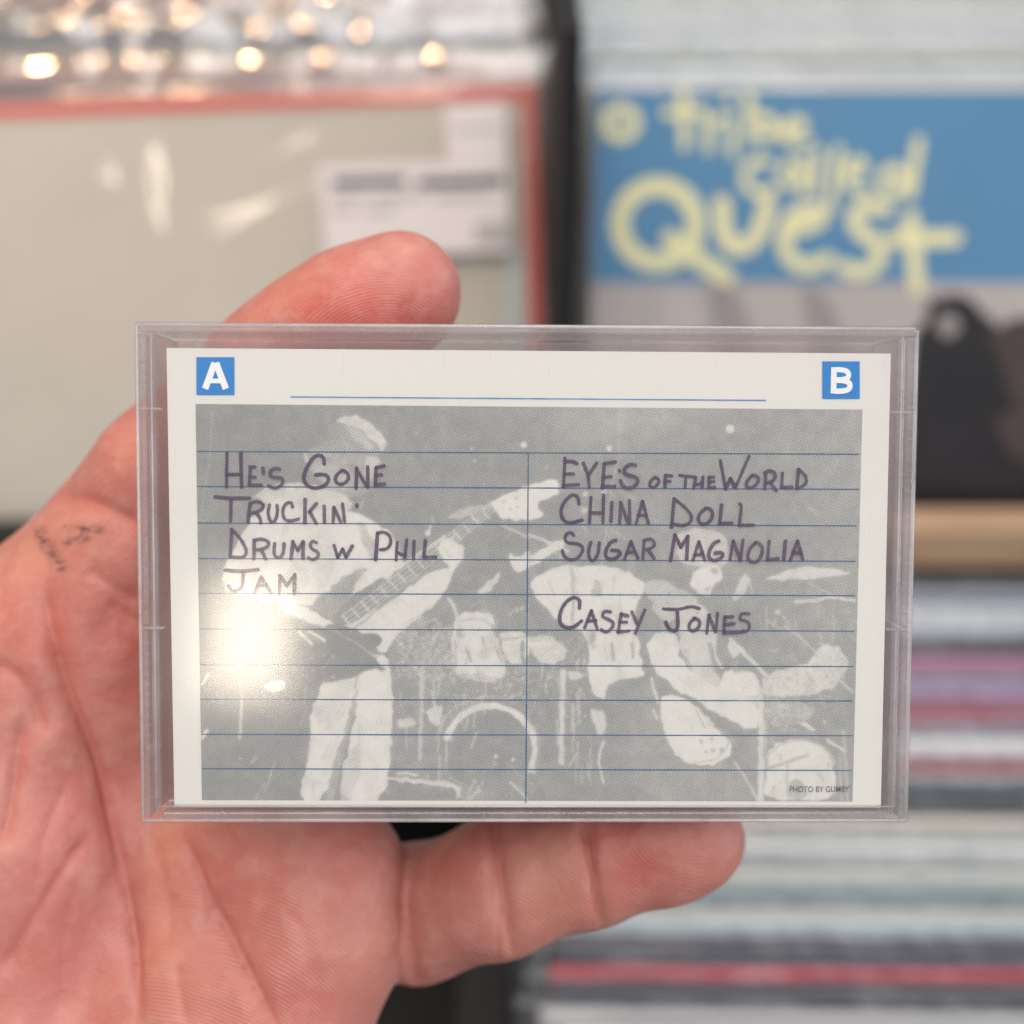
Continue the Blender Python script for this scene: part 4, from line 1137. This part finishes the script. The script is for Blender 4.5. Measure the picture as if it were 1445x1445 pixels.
def sdf(p):
    pal = chain(p, THENAR, 8)
    pal = smin(pal, chain(p, WRIST, 8), 12)
    for c in PALMS:
        pal = smin(pal, chain(p, c, 6), 7)
    pal = smin(pal, chain(p, THUMB, 4), 6)
    f = None
    for c in FINGERS:
        g = chain(p, c, 3)
        f = g if f is None else np.minimum(f, g)
    return smin(pal, f, 1.4)
H_ = 1.15
lo = np.array([-150., -255., -266.]); hi = np.array([64., 58., -180.])
nx_, ny_, nz_ = [int((hi[i] - lo[i]) / H_) + 1 for i in range(3)]
ax = [lo[i] + H_ * np.arange(n) for i, n in enumerate((nx_, ny_, nz_))]
Fv = np.empty((nx_, ny_, nz_), np.float32)
for i in range(nx_):
    g = np.stack(np.meshgrid([ax[0][i]], ax[1], ax[2], indexing='ij'), -1).astype(np.float32)
    Fv[i] = sdf(g)[0]
Fv[0] = np.maximum(Fv[0], 0.5); Fv[:, 0] = np.maximum(Fv[:, 0], 0.5)
def surface_nets(F, lo, h):
    ins = F < 0
    cs = [(i, j, k_) for i in (0, 1) for j in (0, 1) for k_ in (0, 1)]
    n = np.array(F.shape) - 1
    def sub(A_, c): return A_[c[0]:c[0] + n[0], c[1]:c[1] + n[1], c[2]:c[2] + n[2]]
    cnt = sum(sub(ins, c).astype(np.int8) for c in cs)
    act = (cnt > 0) & (cnt < 8)
    I = np.argwhere(act)
    ids = -np.ones(act.shape, np.int64); ids[act] = np.arange(len(I))
    acc = np.zeros((len(I), 3)); num = np.zeros(len(I))
    for a in cs:
        for ax_ in range(3):
            if a[ax_]: continue
            b = list(a); b[ax_] = 1
            fa = F[I[:, 0] + a[0], I[:, 1] + a[1], I[:, 2] + a[2]]; fb = F[I[:, 0] + b[0], I[:, 1] + b[1], I[:, 2] + b[2]]
            m = (fa < 0) != (fb < 0)
            t_ = np.where(m, fa / np.where(m, fa - fb, 1), 0)
            q_ = np.tile(np.array(a, float), (len(I), 1)); q_[:, ax_] += t_
            acc[m] += q_[m]; num[m] += 1
    V = lo + h * (I + acc / num[:, None])
    Q = []
    for ax_ in range(3):
        u, v = (ax_ + 1) % 3, (ax_ + 2) % 3
        sl0 = [slice(1, -1)] * 3; sl0[ax_] = slice(0, -1)
        sl1 = [slice(1, -1)] * 3; sl1[ax_] = slice(1, None)
        A_, B_ = ins[tuple(sl0)], ins[tuple(sl1)]
        E = np.argwhere(A_ != B_)
        flip = A_[tuple(E.T)]
        base = E.copy(); base[:, u] += 1; base[:, v] += 1
        def cid(du, dv):
            c = base.copy(); c[:, u] += du; c[:, v] += dv
            return ids[c[:, 0], c[:, 1], c[:, 2]]
        q_ = np.stack([cid(-1, -1), cid(0, -1), cid(0, 0), cid(-1, 0)], 1)
        q_[~flip] = q_[~flip][:, ::-1]
        Q.append(q_)
    Q = np.concatenate(Q)
    return V, Q[(Q >= 0).all(1)]
hv, hq = surface_nets(Fv, lo, H_)
def grad(p, e=0.3):
    return np.stack([(sdf(p + np.eye(3)[i] * e) - sdf(p - np.eye(3)[i] * e)) for i in range(3)], -1) / (2 * e)
edge = (hv[:, 0] < lo[0] + 1.5 * H_) | (hv[:, 1] < lo[1] + 1.5 * H_)
def relax(p, lock):
    g = grad(p); g /= np.maximum((g * g).sum(-1, keepdims=True), 1e-3)
    q_ = p - sdf(p)[:, None] * g
    q_[lock] = p[lock]
    return q_
hv = relax(hv, edge)
me = np_mesh('hand', hv * 0.001, hq, True)
tmp = bpy.data.objects.new('hand_tmp', me); COL.objects.link(tmp)
ss = tmp.modifiers.new('s', 'SUBSURF'); ss.levels = 1; ss.render_levels = 1
dg = bpy.context.evaluated_depsgraph_get()
hm = bpy.data.meshes.new_from_object(tmp.evaluated_get(dg)); hm.name = 'hand'
bpy.data.objects.remove(tmp)
nv = len(hm.vertices)
buf = np.empty(nv * 3, np.float32); hm.vertices.foreach_get('co', buf)
pv = buf.reshape(-1, 3).astype(float) * 1000
nrm = grad(pv); nrm /= np.maximum(np.linalg.norm(nrm, axis=-1, keepdims=True), 1e-6)
zz = -pv[:, 2]
vx = 722.5 + pv[:, 0] / zz * 1800
vy = 722.5 - pv[:, 1] / zz * 1800
view = -pv / np.linalg.norm(pv, axis=-1, keepdims=True)
facing = np.clip((nrm * view).sum(-1) * 3, 0, 1)
def pdist(pts):
    p = smooth_path(pts, 2)
    d_ = np.full(nv, 1e9); s_ = np.zeros(nv); L = 0
    tot = sum((b - a).length for a, b in zip(p[:-1], p[1:]))
    for a, b in zip(p[:-1], p[1:]):
        dx, dy = b.x - a.x, b.y - a.y
        l2 = dx * dx + dy * dy + 1e-9
        t_ = np.clip(((vx - a.x) * dx + (vy - a.y) * dy) / l2, 0, 1)
        dd = np.hypot(vx - a.x - t_ * dx, vy - a.y - t_ * dy)
        m = dd < d_
        d_[m] = dd[m]; s_[m] = (L + t_[m] * math.sqrt(l2)) / tot
        L += math.sqrt(l2)
    return d_, s_
disp = np.zeros(nv); crease = np.zeros(nv)
CREASES = [  # points, depth mm, half width px, shoulder
 ([(60, 835), (80, 941), (110, 1007), (144, 1081), (167, 1181), (177, 1261), (187, 1348), (197, 1460)], 1.2, 7, .35),
 ([(130, 1170), (80, 1241), (27, 1335), (-10, 1385)], .7, 8, .3),
 ([(257, 1174), (287, 1261), (334, 1341), (374, 1415), (398, 1470)], .9, 6, .35),
 ([(-10, 930), (27, 955), (50, 1000), (60, 1040)], .5, 8, .4),
 ([(30, 1010), (22, 1080), (10, 1160), (-5, 1200)], .6, 8, .3),
 ([(60, 690), (127, 707), (167, 727), (200, 748)], .8, 10, .4),
 ([(120, 800), (160, 830), (205, 850)], .35, 7, .2), ([(150, 850), (180, 870), (215, 878)], .3, 6, .2),
 ([(67, 874), (62, 800), (70, 760)], .3, 7, .2),
 ([(292, 1280), (290, 1320)], .35, 5, .2), ([(215, 1180), (235, 1260), (240, 1330)], .3, 7, .2),
 ([(400, 1280), (440, 1330), (450, 1400)], .2, 7, .1),
 ([(570, 1250), (574, 1300), (582, 1350), (590, 1400)], .55, 5, .2),
 ([(690, 1150), (700, 1210), (716, 1290), (724, 1350)], .70, 4, .2), ([(704, 1150), (712, 1200), (704, 1240), (712, 1330)], .25, 4, .15),
 ([(818, 1150), (830, 1200), (842, 1260), (850, 1312)], .80, 4, .2), ([(826, 1160), (824, 1210), (836, 1250)], .25, 4, .1),
 ([(96, 1100), (60, 1180), (40, 1300)], .25, 6, .15), ([(110, 1230), (90, 1330), (80, 1445)], .3, 7, .15), ([(250, 1360), (262, 1445)], .3, 6, .15),
]
for pts, dep, wd, sh in CREASES:
    d_, s_ = pdist(pts)
    taper = np.clip(np.minimum(s_, 1 - s_) * 6 + 0.12, 0, 1)
    g = np.exp(-(d_ / wd) ** 2) * taper
    disp += facing * dep * 1.35 * (-0.55 * g - 0.75 * np.exp(-(d_ / (wd * 3.2)) ** 2) * taper)
    crease = np.maximum(crease, g * min(1, dep) * facing)
# soft unevenness of the flesh
r_ = np.random.RandomState(5)
for _ in range(30):
    kvec = r_.normal(size=3) * 0.22
    disp += 0.05 * np.sin(pv @ kvec + r_.uniform(0, 6.28))
pv2 = pv + nrm * disp[:, None]
# the case back presses against the skin: keep flesh behind it
Rb = np.array(basis.inverted() @ rot)
oc = np.array([(O - CAM).dot(RIGHT), (O - CAM).dot(UP), (O - CAM).dot(BACK)]) * 1000
loc = (pv2 - oc) @ Rb
ins_case = (np.abs(loc[:, 0]) < CW * 1000 + 0.4) & (np.abs(loc[:, 1]) < CH * 1000 + 0.4) & (loc[:, 2] > -CD * 1000 - 0.15)
loc[ins_case, 2] = -CD * 1000 - 0.15
pv2 = oc + loc @ Rb.T
hm.vertices.foreach_set('co', (pv2 * 0.001).astype(np.float32).ravel())
# colour and ridge fields
def bumpf(x, y, rx, ry): return np.exp(-((vx - x) / rx) ** 2 - ((vy - y) / ry) ** 2)
red = 0.28 + 0.55 * bumpf(900, 1200, 75, 70) + 0.95 * bumpf(490, 445, 95, 60) + 0.35 * bumpf(330, 1230, 70, 60) + 0.28 * bumpf(470, 1220, 60, 60) \
    + 0.30 * bumpf(60, 900, 90, 60) + 0.4 * bumpf(195, 900, 50, 120) + 0.25 * bumpf(110, 1150, 60, 90) + 0.3 * bumpf(620, 430, 40, 50) + 0.25 * bumpf(640, 1230, 50, 40) \
    + 0.3 * bumpf(420, 1420, 80, 50) + 0.25 * bumpf(100, 1350, 80, 70)  # skin flush; shade of the palm hollow beside the case is painted in
yel = 0.15 + 0.6 * bumpf(770, 1250, 50, 60) + 0.4 * bumpf(230, 1200, 40, 60) + 0.45 * bumpf(30, 760, 70, 40) + 0.45 * bumpf(420, 400, 60, 40) + 0.35 * bumpf(250, 1350, 40, 90) + .3 * bumpf(520, 1330, 40, 60)  # yellower skin; spots on the thumb's outer edge paint its warm rim light
ridge = np.zeros(nv); rw = np.zeros(nv)
mm = zz / 1800.0
def field(mask, val):
    ridge[mask] = val[mask]
thumb_m = (vy < 640) & (vx > 180)
dth = np.hypot((vx - 540) * 0.9, (vy - 500) * 1.15) * mm
field(thumb_m, dth); rw[thumb_m] = 1
pk = (vx > 566) & (vy > 1120)
seg = np.where(vx < 706, 0, np.where(vx < 838, 1, 2))
cxs = np.array([560, 640, 980])[seg]; cys = np.array([1500, 1480, 1130])[seg]
field(pk, np.hypot(vx - cxs, (vy - cys) * np.where(seg == 2, 0.9, 1)) * mm); rw[pk] = 1
pp = (vx <= 566) & (vy > 1100) & (vx > 195)
field(pp, np.hypot((vx - 150) * 1.0, (vy - 1850) * 0.9) * mm); rw[pp] = .9
rest = ~(thumb_m | pk | pp)
field(rest, ((vx * 0.75 + vy * 0.66) + 18 * np.sin(vx / 60.0) + 14 * np.sin(vy / 75.0)) * mm); rw[rest] = 0.45
rw *= np.clip(1 - 1.2 * crease, 0, 1)
rw *= np.clip(np.abs(vx - 566) / 8, 0, 1) ** .5 * np.where((vy > 1100), np.clip(np.abs(vx - 706) / 10, 0, 1) * np.clip(np.abs(vx - 838) / 10, 0, 1) * np.clip(np.abs(vx - 195) / 12, 0, 1), 1)
rw *= np.where(vy < 700, np.clip(np.abs(vx - 180) / 25, 0, 1), 1) * np.where(vx < 330, np.clip(np.abs(vy - 640) / 25, 0, 1), 1) * np.where(vx < 215, np.clip(np.abs(vy - 1100) / 25, 0, 1), 1)
ink = np.zeros(nv)
for pts, wd in (([(57, 752), (60, 765), (68, 778), (80, 790), (86, 800)], 8), ([(92, 745), (102, 748), (120, 745)], 6.5), ([(92, 764), (108, 763)], 5.5), ([(112, 748), (120, 758)], 6.5), ([(112, 742), (140, 749)], 4)):
    d_, s_ = pdist(pts)
    ink = np.maximum(ink, np.exp(-(d_ / wd) ** 2))
d_, _ = pdist([(107, 1070), (108, 1071)])
mole = np.exp(-(d_ / 4) ** 2)
for nm, arr in (('red', red), ('yel', yel), ('crease', crease), ('ridge', ridge), ('rw', rw), ('ink', ink), ('mole', mole)):
    a = hm.attributes.new(nm, 'FLOAT', 'POINT'); a.data.foreach_set('value', arr.astype(np.float32))

def skin_mat():
    t = NT('palm_skin')
    b = t.add('ShaderNodeBsdfPrincipled')
    def A_(n): return t.add('ShaderNodeAttribute', attribute_name=n).outputs['Fac']
    co = t.coord()
    n1 = t.noise(70, 4, 0.6, co); n2 = t.noise(260, 4, 0.6, co); n3 = t.noise(1800, 3, 0.6, co)
    base = t.mixc(n1, (0.36, 0.130, 0.112), (0.50, 0.215, 0.180))
    c = t.mixc(A_('yel'), base, (0.46, 0.205, 0.125))
    rd = t.math('MULTIPLY', A_('red'), t.math('ADD', t.math('MULTIPLY', n1, 0.8), 0.55))
    c = t.mixc(rd, c, (0.44, 0.085, 0.068))
    mot = t.math('MULTIPLY', t.math('SUBTRACT', n2, 0.46), 1.3)
    cl = t.add('ShaderNodeClamp'); t.l(mot, cl.inputs[0])
    c = t.mixc(cl.outputs[0], c, (0.56, 0.29, 0.235))
    c = t.mixc(t.math('MULTIPLY', A_('crease'), 0.5), c, (0.42, 0.10, 0.075))
    ph_ = t.math('ADD', t.math('MULTIPLY', A_('ridge'), 2 * math.pi / 0.56), t.math('MULTIPLY', t.noise(75, 3, 0.5, co), 22.0))
    rs = t.math('MULTIPLY', t.math('ADD', t.math('SINE', ph_), 1.0), 0.5)
    brk = t.math('ADD', t.math('MULTIPLY', t.noise(300, 3, 0.6, co), 1.7), -0.3)
    rs = t.math('MULTIPLY', t.math('MULTIPLY', rs, A_('rw')), brk)
    c = t.mixc(t.math('MULTIPLY', rs, 0.28), c, (0.64, 0.37, 0.29))
    hatch = t.math('MULTIPLY', A_('ink'), t.math('ADD', t.math('MULTIPLY', t.math('SINE', t.math('ADD', t.math('MULTIPLY', A_('ridge'), 0.0), t.math('MULTIPLY', t.noise(700, 2, .5, t.scaled(co, (0.25, 1, 1))), 26))), 0.42), 0.55))
    clh = t.add('ShaderNodeClamp'); t.l(hatch, clh.inputs[0])
    c = t.mixc(clh.outputs[0], c, (0.075, 0.032, 0.045))
    c = t.mixc(t.math('MULTIPLY', A_('mole'), 0.5), c, (0.25, 0.09, 0.05))
    t.l(c, b.inputs['Base Color'])
    t.set(b, Roughness=0.52, Specular_IOR_Level=0.42, Subsurface_Weight=0.30, Subsurface_Scale=0.0018)
    b.inputs['Subsurface Radius'].default_value = (1.0, 0.35, 0.2)
    hgt = t.math('ADD', t.math('MULTIPLY', rs, 1.0), t.math('MULTIPLY', n3, 0.5))
    b1 = t.add('ShaderNodeBump'); b1.inputs['Strength'].default_value = 0.8; b1.inputs['Distance'].default_value = 0.00013
    t.l(hgt, b1.inputs['Height'])
    b2 = t.add('ShaderNodeBump'); b2.inputs['Strength'].default_value = 0.35; b2.inputs['Distance'].default_value = 0.0009
    t.l(n2, b2.inputs['Height']); t.l(b1.outputs[0], b2.inputs['Normal'])
    t.l(b2.outputs[0], b.inputs['Normal'])
    t.l(t.math('ADD', t.math('MULTIPLY', n2, 0.28), 0.30), b.inputs['Roughness'])
    t.l(b.outputs[0], t.out.inputs[0])
    return t.m
hand = obj('hand', hm, skin_mat())
hm.polygons.foreach_set('use_smooth', np.ones(len(hm.polygons), bool))
hand.matrix_world = Matrix.Translation(CAM) @ basis.to_4x4()
tag(hand, 'open left hand, palm up, holding the cassette case between thumb and fingers', 'hand')

# ------------------------------------------------------------------ the lamp mirrored in the case front
m_pt = hit(352, 900, MC @ Vector((0, 0, 0)), NC)
din = (m_pt - CAM).normalized()
dr = din - 2 * din.dot(NC) * NC
lp = m_pt + dr * 2.0
area('pendant_lamp', lp, m_pt, 0.13, 2.5, (1.0, 0.84, 0.66), 0.19)
